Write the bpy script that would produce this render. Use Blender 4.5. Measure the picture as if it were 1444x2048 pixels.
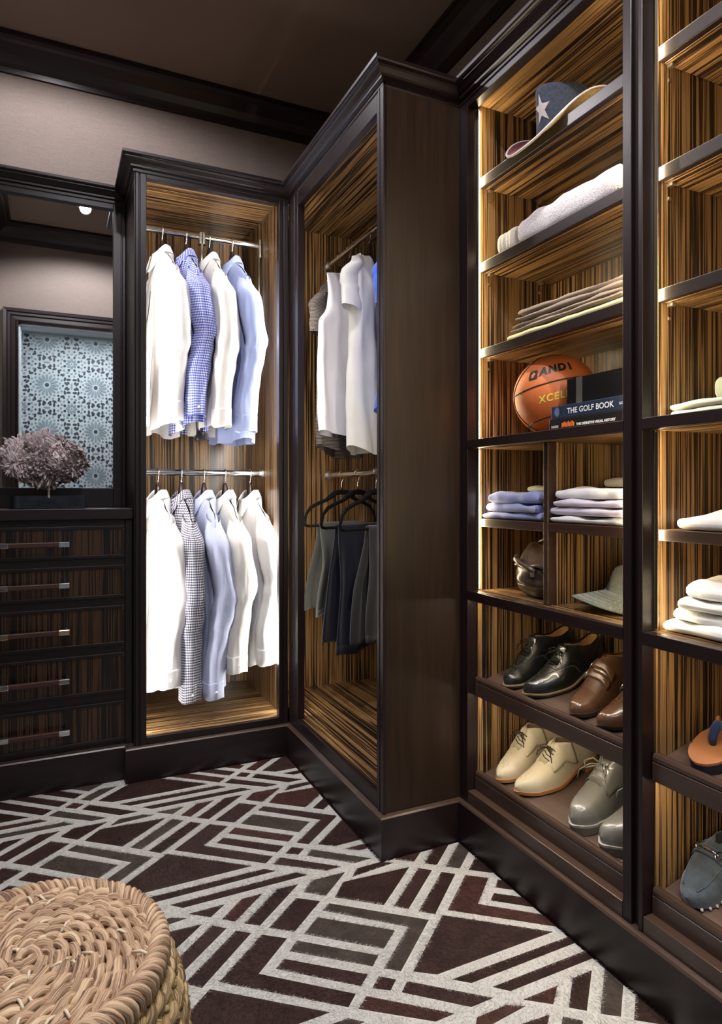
import bpy, bmesh, math, random
import numpy as np
from mathutils import Vector, Matrix, noise

random.seed(7)
rng = np.random.default_rng(7)
for o in list(bpy.data.objects):
    bpy.data.objects.remove(o, do_unlink=True)
SC = bpy.context.scene
COL = SC.collection
PI = math.pi

# ------------------------------------------------------------------ camera
cam_data = bpy.data.cameras.new('camera')
cam = bpy.data.objects.new('camera', cam_data)
COL.objects.link(cam)
cam.location = (0.0, 0.0, 1.10)
cam.rotation_euler = (PI / 2, 0.0, -math.radians(25.072))
cam_data.sensor_fit = 'HORIZONTAL'
cam_data.sensor_width = 36.0
cam_data.lens = 36.0 * 1316.84 / 1444.0
cam_data.shift_x = 0.0
cam_data.shift_y = -38.44 / 1444.0
cam_data.clip_start = 0.02
SC.camera = cam

# ------------------------------------------------------------------ world, exposure
world = bpy.data.worlds.new('world')
SC.world = world
world.use_nodes = True
bg = world.node_tree.nodes['Background']
bg.inputs[0].default_value = (0.55, 0.6, 0.7, 1)
bg.inputs[1].default_value = 0.02
SC.view_settings.view_transform = 'Standard'
SC.view_settings.look = 'None'
SC.view_settings.gamma = 1.0
SC.view_settings.use_curve_mapping = False
SC.view_settings.exposure = 0.0
SC.cycles.max_bounces = 8
SC.cycles.diffuse_bounces = 4
SC.cycles.glossy_bounces = 4
SC.cycles.transmission_bounces = 4
SC.cycles.sample_clamp_indirect = 6.0
SC.cycles.caustics_reflective = False
SC.cycles.caustics_refractive = False
SC.cycles.use_denoising = True

# ------------------------------------------------------------------ lights: recessed ceiling spots and the hall's ceiling panel
DOWNLIGHTS = [(0.20, 1.10), (0.00, 2.58), (0.80, 1.02), (0.62, 2.05)]
DL_POWER = [92, 62, 150, 10]
DL_CONE = [152, 170, 72, 110]
DL_BLEND = [0.4, 0.3, 0.7, 0.7]
DL_COLOR = [(0.97, 0.93, 1.0), (0.97, 0.92, 0.97), (1.0, 0.95, 0.88), (1.0, 0.94, 0.94)]
HALL_POWER = 26
LED_WARM = (1.0, 0.81, 0.50)
LED_TEE = (1.0, 0.90, 0.74)
LED_SHOE = (1.0, 0.85, 0.62)
LED_WHITE = (1.0, 0.95, 0.87)
LED_W = 86.0      # strength of the shelving strips
LED_R = 76.0      # strength of the shirt wardrobe strips
LED_S = 72.0      # strength of the strips over the shoe trays
LED_T = 58.0       # strength of the corner cabinet strip
for i, (x, y) in enumerate(DOWNLIGHTS):
    ld = bpy.data.lights.new('downlight_lamp', 'SPOT')
    ld.energy = DL_POWER[i]
    ld.color = DL_COLOR[i]
    ld.spot_size = math.radians(DL_CONE[i])
    ld.spot_blend = DL_BLEND[i]
    ld.shadow_soft_size = 0.035
    lo = bpy.data.objects.new('downlight_lamp', ld)
    lo.location = (x, y, 3.035)
    COL.objects.link(lo)
ld = bpy.data.lights.new('hall_lamp', 'AREA')
ld.energy = HALL_POWER
ld.color = (0.93, 0.97, 1.0)
ld.shape = 'RECTANGLE'
ld.size = 0.9
ld.size_y = 0.7
lo = bpy.data.objects.new('hall_lamp', ld)
lo.location = (0.35, -0.30, 2.60)
COL.objects.link(lo)

# ------------------------------------------------------------------ helpers
WORG = {}          # world translation of an object's own frame (for things built in world coordinates)


def wloc(o):
    return WORG.get(o.name, Vector((0, 0, 0)))


class MB:
    """collects vertices and faces, then links them as ONE mesh object"""

    def __init__(self):
        self.v = []
        self.f = []
        self.uv = []
        self.mi = []

    def add(self, vs, fs, uvs=None, mi=0):
        b = len(self.v)
        self.v.extend([tuple(p) for p in vs])
        self.f.extend([tuple(b + i for i in f) for f in fs])
        self.mi.extend([mi] * len(fs))
        if uvs is None:
            uvs = [(0.0, 0.0)] * len(vs)
        self.uv.extend(uvs)
        return self

    def box(self, x0, x1, y0, y1, z0, z1, mi=0):
        if x1 < x0: x0, x1 = x1, x0
        if y1 < y0: y0, y1 = y1, y0
        if z1 < z0: z0, z1 = z1, z0
        vs = [(x0, y0, z0), (x1, y0, z0), (x1, y1, z0), (x0, y1, z0), (x0, y0, z1), (x1, y0, z1), (x1, y1, z1), (x0, y1, z1)]
        fs = [(0, 3, 2, 1), (4, 5, 6, 7), (0, 1, 5, 4), (1, 2, 6, 5), (2, 3, 7, 6), (3, 0, 4, 7)]
        return self.add(vs, fs, None, mi)

    def grid(self, rows, closed_u=False, closed_v=False, flip=False, uvs=None, mi=0):
        """rows: list of equally long point lists"""
        n = len(rows); m = len(rows[0])
        vs = [p for r in rows for p in r]
        fs = []
        for i in range(n if closed_v else n - 1):
            for j in range(m if closed_u else m - 1):
                a = i * m + j; b = i * m + (j + 1) % m
                c = ((i + 1) % n) * m + (j + 1) % m; d = ((i + 1) % n) * m + j
                fs.append((a, d, c, b) if flip else (a, b, c, d))
        u = None
        if uvs is not None:
            u = [p for r in uvs for p in r]
        return self.add(vs, fs, u, mi)

    def tube(self, pts, rad, seg=8, cap=True, closed=False, uv0=0.0, mi=0):
        """a round tube along pts; rad a number or a list"""
        pts = [Vector(p) for p in pts]
        n = len(pts)
        rr = rad if isinstance(rad, (list, tuple)) else [rad] * n
        tans = []
        for i in range(n):
            if closed:
                t = pts[(i + 1) % n] - pts[(i - 1) % n]
            else:
                t = pts[min(i + 1, n - 1)] - pts[max(i - 1, 0)]
            tans.append(t.normalized() if t.length > 1e-9 else Vector((0, 0, 1)))
        ref = Vector((0, 0, 1)) if abs(tans[0].z) < 0.9 else Vector((1, 0, 0))
        nrm = tans[0].cross(ref).normalized()
        rows = []; uvs = []
        L = uv0
        for i in range(n):
            t = tans[i]
            nrm = (nrm - t * nrm.dot(t))
            nrm = nrm.normalized() if nrm.length > 1e-9 else t.orthogonal().normalized()
            bn = t.cross(nrm)
            if i: L += (pts[i] - pts[i - 1]).length
            rows.append([pts[i] + (nrm * math.cos(2 * PI * k / seg) + bn * math.sin(2 * PI * k / seg)) * rr[i] for k in range(seg)])
            uvs.append([(L, k / seg) for k in range(seg)])
        base = len(self.v)
        self.grid(rows, closed_u=True, closed_v=closed, uvs=uvs, mi=mi)
        if cap and not closed:
            self.f.append(tuple(base + k for k in range(seg))[::-1]); self.mi.append(mi)
            self.f.append(tuple(base + (n - 1) * seg + k for k in range(seg))); self.mi.append(mi)
        return self

    def lathe(self, prof, seg=32, center=(0, 0, 0), sx=1.0, sy=1.0, mi=0):
        rows = []
        for r, z in prof:
            rows.append([(center[0] + sx * r * math.cos(2 * PI * k / seg), center[1] + sy * r * math.sin(2 * PI * k / seg), center[2] + z) for k in range(seg)])
        return self.grid(rows, closed_u=True, mi=mi)

    def prism(self, poly, z0, z1, mi=0):
        """poly: 2D points, counter-clockwise"""
        n = len(poly)
        vs = [(x, y, z0) for x, y in poly] + [(x, y, z1) for x, y in poly]
        fs = [tuple(range(n))[::-1], tuple(range(n, 2 * n))] + [(i, (i + 1) % n, n + (i + 1) % n, n + i) for i in range(n)]
        return self.add(vs, fs, None, mi)

    def xform(self, M, start=0):
        for i in range(start, len(self.v)):
            self.v[i] = tuple(M @ Vector(self.v[i]))
        return self

    def build(self, name, mat, parent=None, smooth=False, world=False, bevel=0.0, sub=0, solid=0.0, smooth_angle=None):
        me = bpy.data.meshes.new(name)
        vs = self.v
        if world and parent is not None:
            w = wloc(parent)
            vs = [(a - w.x, b - w.y, c - w.z) for a, b, c in vs]
        me.from_pydata(vs, [], self.f)
        mats = mat if isinstance(mat, (list, tuple)) else [mat]
        for m in mats:
            me.materials.append(m)
        if len(mats) > 1:
            me.polygons.foreach_set('material_index', self.mi)
        if any(u != (0.0, 0.0) for u in self.uv):
            ul = me.uv_layers.new(name='UVMap')
            idx = np.empty(len(me.loops), dtype=np.int64)
            me.loops.foreach_get('vertex_index', idx)
            arr = np.array(self.uv, dtype=np.float32)[idx]
            ul.data.foreach_set('uv', arr.ravel())
        if smooth:
            me.polygons.foreach_set('use_smooth', [True] * len(me.polygons))
        me.validate()
        me.update()
        o = bpy.data.objects.new(name, me)
        COL.objects.link(o)
        if parent is not None:
            o.parent = parent
            if world:
                WORG[o.name] = wloc(parent).copy()
        if smooth_angle is not None:
            try:
                me.set_sharp_from_angle(angle=math.radians(smooth_angle))
            except Exception:
                pass
        if solid:
            md = o.modifiers.new('solid', 'SOLIDIFY'); md.thickness = solid; md.offset = 0
        if bevel:
            md = o.modifiers.new('bevel', 'BEVEL'); md.width = bevel; md.segments = 2; md.limit_method = 'ANGLE'; md.angle_limit = math.radians(40)
        if sub:
            md = o.modifiers.new('sub', 'SUBSURF'); md.levels = sub; md.render_levels = sub
        return o


def thing(name, label, cat, loc=(0, 0, 0), rot=(0, 0, 0), group=None):
    o = bpy.data.objects.new(name, None)
    COL.objects.link(o)
    o.empty_display_size = 0.05
    o.location = loc
    o.rotation_euler = rot
    o['label'] = label
    o['category'] = cat
    if group: o['group'] = group
    WORG[o.name] = Vector(loc)
    return o


def structure(o):
    o['kind'] = 'structure'
    return o


def moulding(mb, path, prof, side=1):
    """sweeps profile [(out, z)] along an XY path with mitred corners; side=+1: outward is to the right of the path"""
    n = len(path)
    P = [Vector((p[0], p[1])) for p in path]
    rows = []
    for i in range(n):
        if i == 0: d0 = d1 = (P[1] - P[0]).normalized()
        elif i == n - 1: d0 = d1 = (P[-1] - P[-2]).normalized()
        else:
            d0 = (P[i] - P[i - 1]).normalized(); d1 = (P[i + 1] - P[i]).normalized()
        n0 = Vector((d0.y, -d0.x)) * side; n1 = Vector((d1.y, -d1.x)) * side
        m = n0 + n1
        m = m / (m.dot(n0)) if abs(m.dot(n0)) > 1e-6 else n0
        rows.append([(P[i].x + m.x * o, P[i].y + m.y * o, z) for o, z in prof])
    b = len(mb.v)
    mb.grid(rows, closed_u=True, flip=(side < 0))
    k = len(prof)
    mb.f.append(tuple(b + j for j in range(k))); mb.mi.append(0)
    mb.f.append(tuple(b + (n - 1) * k + j for j in range(k))[::-1]); mb.mi.append(0)
    return mb


def sm(a, b, x):
    t = max(0.0, min(1.0, (x - a) / (b - a)))
    return t * t * (3 - 2 * t)


def lerp(a, b, t):
    return a + (b - a) * t


def nz(x, y, z):
    return noise.noise(Vector((x, y, z)))

# ------------------------------------------------------------------ materials
def new_mat(name):
    m = bpy.data.materials.new(name)
    m.use_nodes = True
    nt = m.node_tree
    return m, nt, nt.nodes['Principled BSDF']


def setp(b, **k):
    names = {'rough': 'Roughness', 'metal': 'Metallic', 'spec': 'Specular IOR Level', 'coat': 'Coat Weight', 'coat_rough': 'Coat Roughness',
             'trans': 'Transmission Weight', 'ior': 'IOR', 'sheen': 'Sheen Weight', 'sub': 'Subsurface Weight', 'alpha': 'Alpha', 'sheen_rough': 'Sheen Roughness'}
    for a, v in k.items():
        b.inputs[names[a]].default_value = v


def col(c):
    return (c[0], c[1], c[2], 1.0)


def plain(name, c, rough=0.5, bump=0.0, bscale=200.0, var=0.0, vscale=12.0, **k):
    """one colour, with optional noise variation of tone and a fine bump"""
    m, nt, b = new_mat(name)
    b.inputs['Base Color'].default_value = col(c)
    setp(b, rough=rough, **k)
    tc = nt.nodes.new('ShaderNodeTexCoord')
    if var:
        n = nt.nodes.new('ShaderNodeTexNoise'); n.inputs['Scale'].default_value = vscale; n.inputs['Detail'].default_value = 4
        nt.links.new(tc.outputs['Object'], n.inputs['Vector'])
        r = nt.nodes.new('ShaderNodeValToRGB')
        r.color_ramp.elements[0].position = 0.3; r.color_ramp.elements[1].position = 0.7
        r.color_ramp.elements[0].color = col([x * (1 - var) for x in c]); r.color_ramp.elements[1].color = col([min(1, x * (1 + var)) for x in c])
        nt.links.new(n.outputs['Fac'], r.inputs['Fac']); nt.links.new(r.outputs['Color'], b.inputs['Base Color'])
    if bump:
        n = nt.nodes.new('ShaderNodeTexNoise'); n.inputs['Scale'].default_value = bscale; n.inputs['Detail'].default_value = 3
        nt.links.new(tc.outputs['Object'], n.inputs['Vector'])
        bp = nt.nodes.new('ShaderNodeBump'); bp.inputs['Strength'].default_value = bump; bp.inputs['Distance'].default_value = 0.002
        nt.links.new(n.outputs['Fac'], bp.inputs['Height']); nt.links.new(bp.outputs['Normal'], b.inputs['Normal'])
    return m


def grain(name, scale, stops, rough=0.35, fine=None, coat=0.0, mixw=0.52, bump=0.02, spec=0.5):
    """wood: noise drawn out along the grain (low scale on that axis); stops = [(pos, colour)]"""
    m, nt, b = new_mat(name)
    setp(b, rough=rough, coat=coat, spec=spec, coat_rough=0.28)
    tc = nt.nodes.new('ShaderNodeTexCoord')
    out = []
    for k, s in enumerate([scale, fine or [x * 3.1 for x in scale]]):
        mp = nt.nodes.new('ShaderNodeMapping'); mp.inputs['Scale'].default_value = s; mp.inputs['Location'].default_value = (3.1 * k, 1.7, 0.6)
        nt.links.new(tc.outputs['Object'], mp.inputs['Vector'])
        n = nt.nodes.new('ShaderNodeTexNoise'); n.inputs['Scale'].default_value = 1.0; n.inputs['Detail'].default_value = 2.0; n.inputs['Roughness'].default_value = 0.65
        nt.links.new(mp.outputs['Vector'], n.inputs['Vector'])
        out.append(n)
    mx = nt.nodes.new('ShaderNodeMix'); mx.data_type = 'FLOAT'; mx.inputs[0].default_value = mixw
    nt.links.new(out[0].outputs['Fac'], mx.inputs[2]); nt.links.new(out[1].outputs['Fac'], mx.inputs[3])
    r = nt.nodes.new('ShaderNodeValToRGB')
    el = r.color_ramp.elements
    while len(el) < len(stops): el.new(0.5)
    for e, (p, c) in zip(el, stops):
        e.position = p; e.color = col(c)
    nt.links.new(mx.outputs[0], r.inputs['Fac']); nt.links.new(r.outputs['Color'], b.inputs['Base Color'])
    if bump:
        bp = nt.nodes.new('ShaderNodeBump'); bp.inputs['Strength'].default_value = bump; bp.inputs['Distance'].default_value = 0.001
        nt.links.new(mx.outputs[0], bp.inputs['Height']); nt.links.new(bp.outputs['Normal'], b.inputs['Normal'])
    return m


EB = [(0.44, (0.010, 0.0075, 0.0065)), (0.482, (0.040, 0.021, 0.011)), (0.505, (0.15, 0.075, 0.030)), (0.54, (0.37, 0.215, 0.085)), (0.60, (0.27, 0.155, 0.067))]
EBONY_V = grain('ebony_vertical', (88, 88, 0.8), EB, rough=0.28, fine=(290, 290, 2), coat=0.15)
EBONY_X = grain('ebony_along_x', (0.8, 88, 88), EB, rough=0.28, fine=(2, 290, 290), coat=0.15)
EBONY_Y = grain('ebony_along_y', (88, 0.8, 88), EB, rough=0.28, fine=(290, 2, 290), coat=0.15)
ES = [(0.35, (0.0080, 0.0035, 0.0040)), (0.65, (0.0150, 0.0070, 0.0072))]
ESPRESSO = grain('espresso_wood', (40, 40, 1.5), ES, spec=0.42, rough=0.37, fine=(160, 160, 3), coat=0.1)
ESPRESSO_X = grain('espresso_wood_along_x', (1.5, 40, 40), ES, spec=0.42, rough=0.37, fine=(3, 160, 160), coat=0.1)
ESPRESSO_Y = grain('espresso_wood_along_y', (40, 1.5, 40), ES, spec=0.42, rough=0.37, fine=(160, 3, 160), coat=0.1)
ES2 = [(0.35, (0.0175, 0.0098, 0.0062)), (0.65, (0.029, 0.0168, 0.0105))]
ESPRESSO_P = grain('espresso_panel', (30, 30, 2.2), ES2, spec=0.3, rough=0.36, fine=(120, 120, 5), coat=0.05)
TRAY = grain('tray_board', (60, 1.5, 60), [(0.35, (0.085, 0.052, 0.040)), (0.65, (0.125, 0.080, 0.062))], rough=0.45, fine=(240, 4, 240))

WALLPAPER = grain('grasscloth', (160, 160, 260), [(0.35, (0.185, 0.150, 0.128)), (0.65, (0.245, 0.203, 0.176))], rough=0.75, fine=(20, 20, 520), bump=0.15, spec=0.2)
CEIL = plain('ceiling_paint', (0.205, 0.162, 0.132), 0.85, bump=0.05, bscale=90)
HALLP = plain('hall_paint', (0.55, 0.62, 0.66), 0.7, bump=0.03)
FLOORM = grain('dark_floor_wood', (40, 1.2, 40), [(0.35, (0.035, 0.014, 0.008)), (0.65, (0.075, 0.032, 0.018))], rough=0.3, fine=(140, 3, 140))
CHROME = plain('chrome', (0.82, 0.82, 0.82), 0.12, metal=1.0)
STEEL = plain('satin_steel', (0.60, 0.58, 0.56), 0.28, metal=1.0)
MIRROR = plain('mirror_glass', (0.86, 0.88, 0.87), 0.0, metal=1.0)
BLACKGLASS = plain('black_acrylic', (0.006, 0.007, 0.010), 0.06, coat=0.6)
HANGWOOD = plain('dark_hanger_wood', (0.022, 0.009, 0.008), 0.3, coat=0.3)
VELVET = plain('black_velvet', (0.005, 0.005, 0.0055), 0.9, spec=0.15)
BLACK = plain('black_plastic', (0.008, 0.008, 0.009), 0.4)
GREYPL = plain('grey_plastic', (0.36, 0.37, 0.38), 0.4)
LEATHER_H = plain('brown_leather_grip', (0.055, 0.020, 0.016), 0.45, bump=0.1, bscale=500)


def emit(name, c, s):
    m, nt, b = new_mat(name)
    b.inputs['Base Color'].default_value = (0.8, 0.8, 0.8, 1)
    b.inputs['Emission Color'].default_value = col(c)
    b.inputs['Emission Strength'].default_value = s
    return m


M_LEDW = emit('led_shelving', LED_WARM, LED_W)
M_LEDR = emit('led_wardrobe', LED_WHITE, LED_R)
M_LEDS = emit('led_shoes', LED_SHOE, LED_S)
M_LEDT = emit('led_corner', LED_TEE, LED_T)
M_DL = emit('downlight_lens', (1.0, 0.96, 0.94), 18.0)


def wrinkles(m, strength=0.35, scale=(16, 16, 5), dist=0.012):
    """soft creases: a broad bump added in front of whatever bump is there"""
    nt = m.node_tree; b = nt.nodes['Principled BSDF']
    tc = nt.nodes.new('ShaderNodeTexCoord'); mp = nt.nodes.new('ShaderNodeMapping'); mp.inputs['Scale'].default_value = scale
    nt.links.new(tc.outputs['Object'], mp.inputs['Vector'])
    n = nt.nodes.new('ShaderNodeTexNoise'); n.inputs['Scale'].default_value = 1.0; n.inputs['Detail'].default_value = 2.5; n.inputs['Distortion'].default_value = 0.7
    nt.links.new(mp.outputs['Vector'], n.inputs['Vector'])
    bp = nt.nodes.new('ShaderNodeBump'); bp.inputs['Strength'].default_value = strength; bp.inputs['Distance'].default_value = dist
    nt.links.new(n.outputs['Fac'], bp.inputs['Height'])
    old = b.inputs['Normal'].links
    if old:
        nt.links.new(old[0].from_socket, bp.inputs['Normal'])
    nt.links.new(bp.outputs['Normal'], b.inputs['Normal'])
    return m


def cloth(name, c, rough=0.85, weave=900.0, bump=0.12, sheen=0.2, var=0.04, sub=0.0):
    m = plain(name, c, rough, bump=bump, bscale=weave, var=var, vscale=9, sheen=sheen, spec=0.2)
    return m


def uvmath(nt, sep, k, period, duty):
    """1 where frac(uv[k]/period) < duty"""
    d = nt.nodes.new('ShaderNodeMath'); d.operation = 'DIVIDE'; d.inputs[1].default_value = period
    nt.links.new(sep.outputs[k], d.inputs[0])
    f = nt.nodes.new('ShaderNodeMath'); f.operation = 'FRACT'; nt.links.new(d.outputs[0], f.inputs[0])
    l = nt.nodes.new('ShaderNodeMath'); l.operation = 'LESS_THAN'; l.inputs[1].default_value = duty
    nt.links.new(f.outputs[0], l.inputs[0])
    return l


def checked(name, light, mid, dark, pu, pv=None, duty=0.5):
    """gingham woven on the UVs (metres)"""
    m, nt, b = new_mat(name)
    setp(b, rough=0.85, spec=0.2, sheen=0.1)
    uv = nt.nodes.new('ShaderNodeUVMap'); sep = nt.nodes.new('ShaderNodeSeparateXYZ'); nt.links.new(uv.outputs[0], sep.inputs[0])
    a = uvmath(nt, sep, 0, pu, duty); c = uvmath(nt, sep, 1, pv or pu, duty)
    ad = nt.nodes.new('ShaderNodeMath'); ad.operation = 'ADD'; nt.links.new(a.outputs[0], ad.inputs[0]); nt.links.new(c.outputs[0], ad.inputs[1])
    hf = nt.nodes.new('ShaderNodeMath'); hf.operation = 'MULTIPLY'; hf.inputs[1].default_value = 0.5; nt.links.new(ad.outputs[0], hf.inputs[0])
    r = nt.nodes.new('ShaderNodeValToRGB'); r.color_ramp.interpolation = 'CONSTANT'
    el = r.color_ramp.elements; el.new(0.5)
    for e, (p, cc) in zip(el, [(0.0, light), (0.25, mid), (0.75, dark)]):
        e.position = p; e.color = col(cc)
    nt.links.new(hf.outputs[0], r.inputs['Fac']); nt.links.new(r.outputs['Color'], b.inputs['Base Color'])
    return m


def striped(name, c0, c1, period, duty, axis=0, rough=0.85):
    m, nt, b = new_mat(name)
    setp(b, rough=rough, spec=0.2, sheen=0.1)
    uv = nt.nodes.new('ShaderNodeUVMap'); sep = nt.nodes.new('ShaderNodeSeparateXYZ'); nt.links.new(uv.outputs[0], sep.inputs[0])
    a = uvmath(nt, sep, axis, period, duty)
    mx = nt.nodes.new('ShaderNodeMix'); mx.data_type = 'RGBA'
    mx.inputs[6].default_value = col(c0); mx.inputs[7].default_value = col(c1)
    nt.links.new(a.outputs[0], mx.inputs[0]); nt.links.new(mx.outputs[2], b.inputs['Base Color'])
    return m


WHITE = cloth('white_cotton', (0.80, 0.79, 0.80))
WHITE2 = cloth('ivory_cotton', (0.78, 0.76, 0.73))
PALEBLUE = cloth('pale_blue_cotton', (0.36, 0.43, 0.72))
GINGHAM = checked('blue_gingham', (0.80, 0.81, 0.86), (0.26, 0.31, 0.66), (0.035, 0.06, 0.38), 0.0105, duty=0.55)
BLACKCHECK = checked('navy_gingham', (0.82, 0.82, 0.84), (0.24, 0.24, 0.32), (0.012, 0.012, 0.035), 0.0105)
STRIPESHIRT = striped('blue_stripe_cotton', (0.62, 0.66, 0.80), (0.32, 0.37, 0.62), 0.0042, 0.5)
TEESTRIPE = striped('dark_stripe_jersey', (0.035, 0.026, 0.024), (0.28, 0.25, 0.25), 0.0062, 0.27, axis=1)
for m_ in (WHITE, WHITE2, PALEBLUE, GINGHAM, BLACKCHECK, STRIPESHIRT):
    wrinkles(m_, 0.55)

# ------------------------------------------------------------------ the room shell
ZC = 3.05
XL, XR, YB, YF = -0.39, 1.555, 3.25, 0.52
structure(MB().box(XL - 0.9, XR + 0.5, -1.1, YB + 0.1, -0.05, 0.0).build('floor', FLOORM))
structure(MB().box(XL - 0.1, XR + 0.1, YF - 0.15, YB + 0.1, ZC, ZC + 0.08).build('ceiling', CEIL))
structure(MB().box(XL - 0.1, XR + 0.1, YB, YB + 0.1, 0, ZC).build('wall_back', WALLPAPER))
structure(MB().box(XL - 0.1, XL, YF - 0.15, YB, 0, ZC).build('wall_left', WALLPAPER))
structure(MB().box(XR, XR + 0.1, YF - 0.15, YB, 0, ZC).build('wall_right', WALLPAPER))
DX0, DX1, DZ = -0.228, 0.98, 2.345
structure(MB().box(XL, DX0, YF - 0.15, YF, 0, ZC).box(DX1, XR, YF - 0.15, YF, 0, ZC).box(DX0, DX1, YF - 0.15, YF, DZ, ZC).build('wall_front', WALLPAPER))

# crown moulding round the ceiling, one piece per wall, mitred at the corners
CROWN = [(0, ZC), (0, 2.925), (0.012, 2.925), (0.016, 2.945), (0.035, 2.955), (0.05, 2.985), (0.085, 3.015), (0.10, 3.02), (0.105, 3.035), (0.118, 3.035), (0.118, ZC)]
ring = [(XL, YF), (XL, YB), (XR, YB), (XR, YF)]


def crown_piece(a, b, prev, nxt):
    mb = MB()
    moulding(mb, [prev, a, b, nxt], CROWN, side=1)
    k = len(CROWN)
    keep = mb.v[k:3 * k]
    f = []
    for j in range(k):
        f.append((j, (j + 1) % k, k + (j + 1) % k, k + j))
    return MB().add(keep, f)


names = ['left', 'back', 'right', 'front']
for i in range(4):
    a, b = ring[i], ring[(i + 1) % 4]
    prev, nxt = ring[(i - 1) % 4], ring[(i + 2) % 4]
    o = crown_piece(a, b, prev, nxt).build('trim_%d' % (i + 1), ESPRESSO_X if i % 2 else ESPRESSO_Y)
    structure(o)

# door casing on the front wall (seen in the mirror)
CAS = [(0.0, 0.0), (0.0, 0.022), (0.012, 0.028), (0.02, 0.02), (0.045, 0.018), (0.055, 0.026), (0.07, 0.026), (0.078, 0.034), (0.10, 0.036), (0.10, 0.0)]


def casing(mb, y, sgn):
    rows = []
    for (px, pz, mx, mz) in [(DX0, 0.0, -1, 0), (DX0, DZ, -1, 1), (DX1, DZ, 1, 1), (DX1, 0.0, 1, 0)]:
        rows.append([(px + mx * o, y + sgn * h, pz + mz * o) for o, h in CAS])
    mb.grid(rows, closed_u=True, flip=(sgn > 0))


mb = MB(); casing(mb, YF, 1)
structure(mb.build('door_1', ESPRESSO))
mb = MB().box(DX0, DX0 + 0.012, YF - 0.15, YF, 0, DZ).box(DX1 - 0.012, DX1, YF - 0.15, YF, 0, DZ).box(DX0, DX1, YF - 0.15, YF, DZ - 0.012, DZ)
structure(mb.build('trim_5', HALLP))

# the hall behind the camera, seen through the doorway in the mirror
HZ = 2.62
HX0, HX1, HY = -0.75, 1.6, -1.0
structure(MB().box(HX0 - 0.1, HX0, HY, YF - 0.15, 0, HZ).build('wall_hall_left', HALLP))
structure(MB().box(HX1, HX1 + 0.1, HY, YF - 0.15, 0, HZ).build('wall_hall_right', HALLP))
structure(MB().box(HX0 - 0.1, HX1 + 0.1, HY - 0.1, HY, 0, HZ).build('wall_hall_back', HALLP))
structure(MB().box(HX0 - 0.1, HX1 + 0.1, HY - 0.1, YF - 0.15, HZ, HZ + 0.06).build('ceiling_hall', HALLP))
structure(MB().box(HX0, XL - 0.1, YF - 0.15, YF - 0.05, 0, HZ).build('wall_hall_front', HALLP))

# patterned panel on the hall's far wall: rosettes of petals, dots and lozenges inlaid on a pale ground
PAT_G = plain('pale_blue_panel', (0.42, 0.46, 0.49), 0.6)
PAT_P = plain('grey_blue_inlay', (0.19, 0.235, 0.28), 0.6)
PAT_D = plain('navy_inlay', (0.020, 0.030, 0.055), 0.5)
pp = thing('patterned_panel', 'pale blue geometric rosette panel on hall wall, seen in the mirror', 'wall panel', (0.3, HY, 0.0))
MB().box(HX0 + 0.02, HX1 - 0.02, HY + 0.004, HY + 0.012, 0.05, HZ - 0.01).build('panel_board', PAT_G, pp, world=True)
pet, drk = MB(), MB()
YP0, YP1 = HY + 0.0105, HY + 0.016
PITCH = 0.43


def blob(mb, cx, cz, ang, l0, l1, w, n=8, sharp=1.0):
    """lozenge or petal along ang between radii l0 and l1"""
    pts = []
    for k in range(n):
        t = 2 * PI * k / n
        u = (l0 + l1) / 2 + (l1 - l0) / 2 * math.cos(t)
        v = w * math.sin(t) * (1 if sharp == 1 else (0.65 + 0.35 * math.cos(t)))
        pts.append((cx + u * math.cos(ang) - v * math.sin(ang), cz + u * math.sin(ang) + v * math.cos(ang)))
    nn = len(pts)
    vs = [(x, YP0, z) for x, z in pts] + [(x, YP1, z) for x, z in pts]
    fs = [tuple(range(nn)), tuple(range(nn, 2 * nn))[::-1]] + [(i, nn + i, nn + (i + 1) % nn, (i + 1) % nn) for i in range(nn)]
    mb.add(vs, fs)


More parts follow.
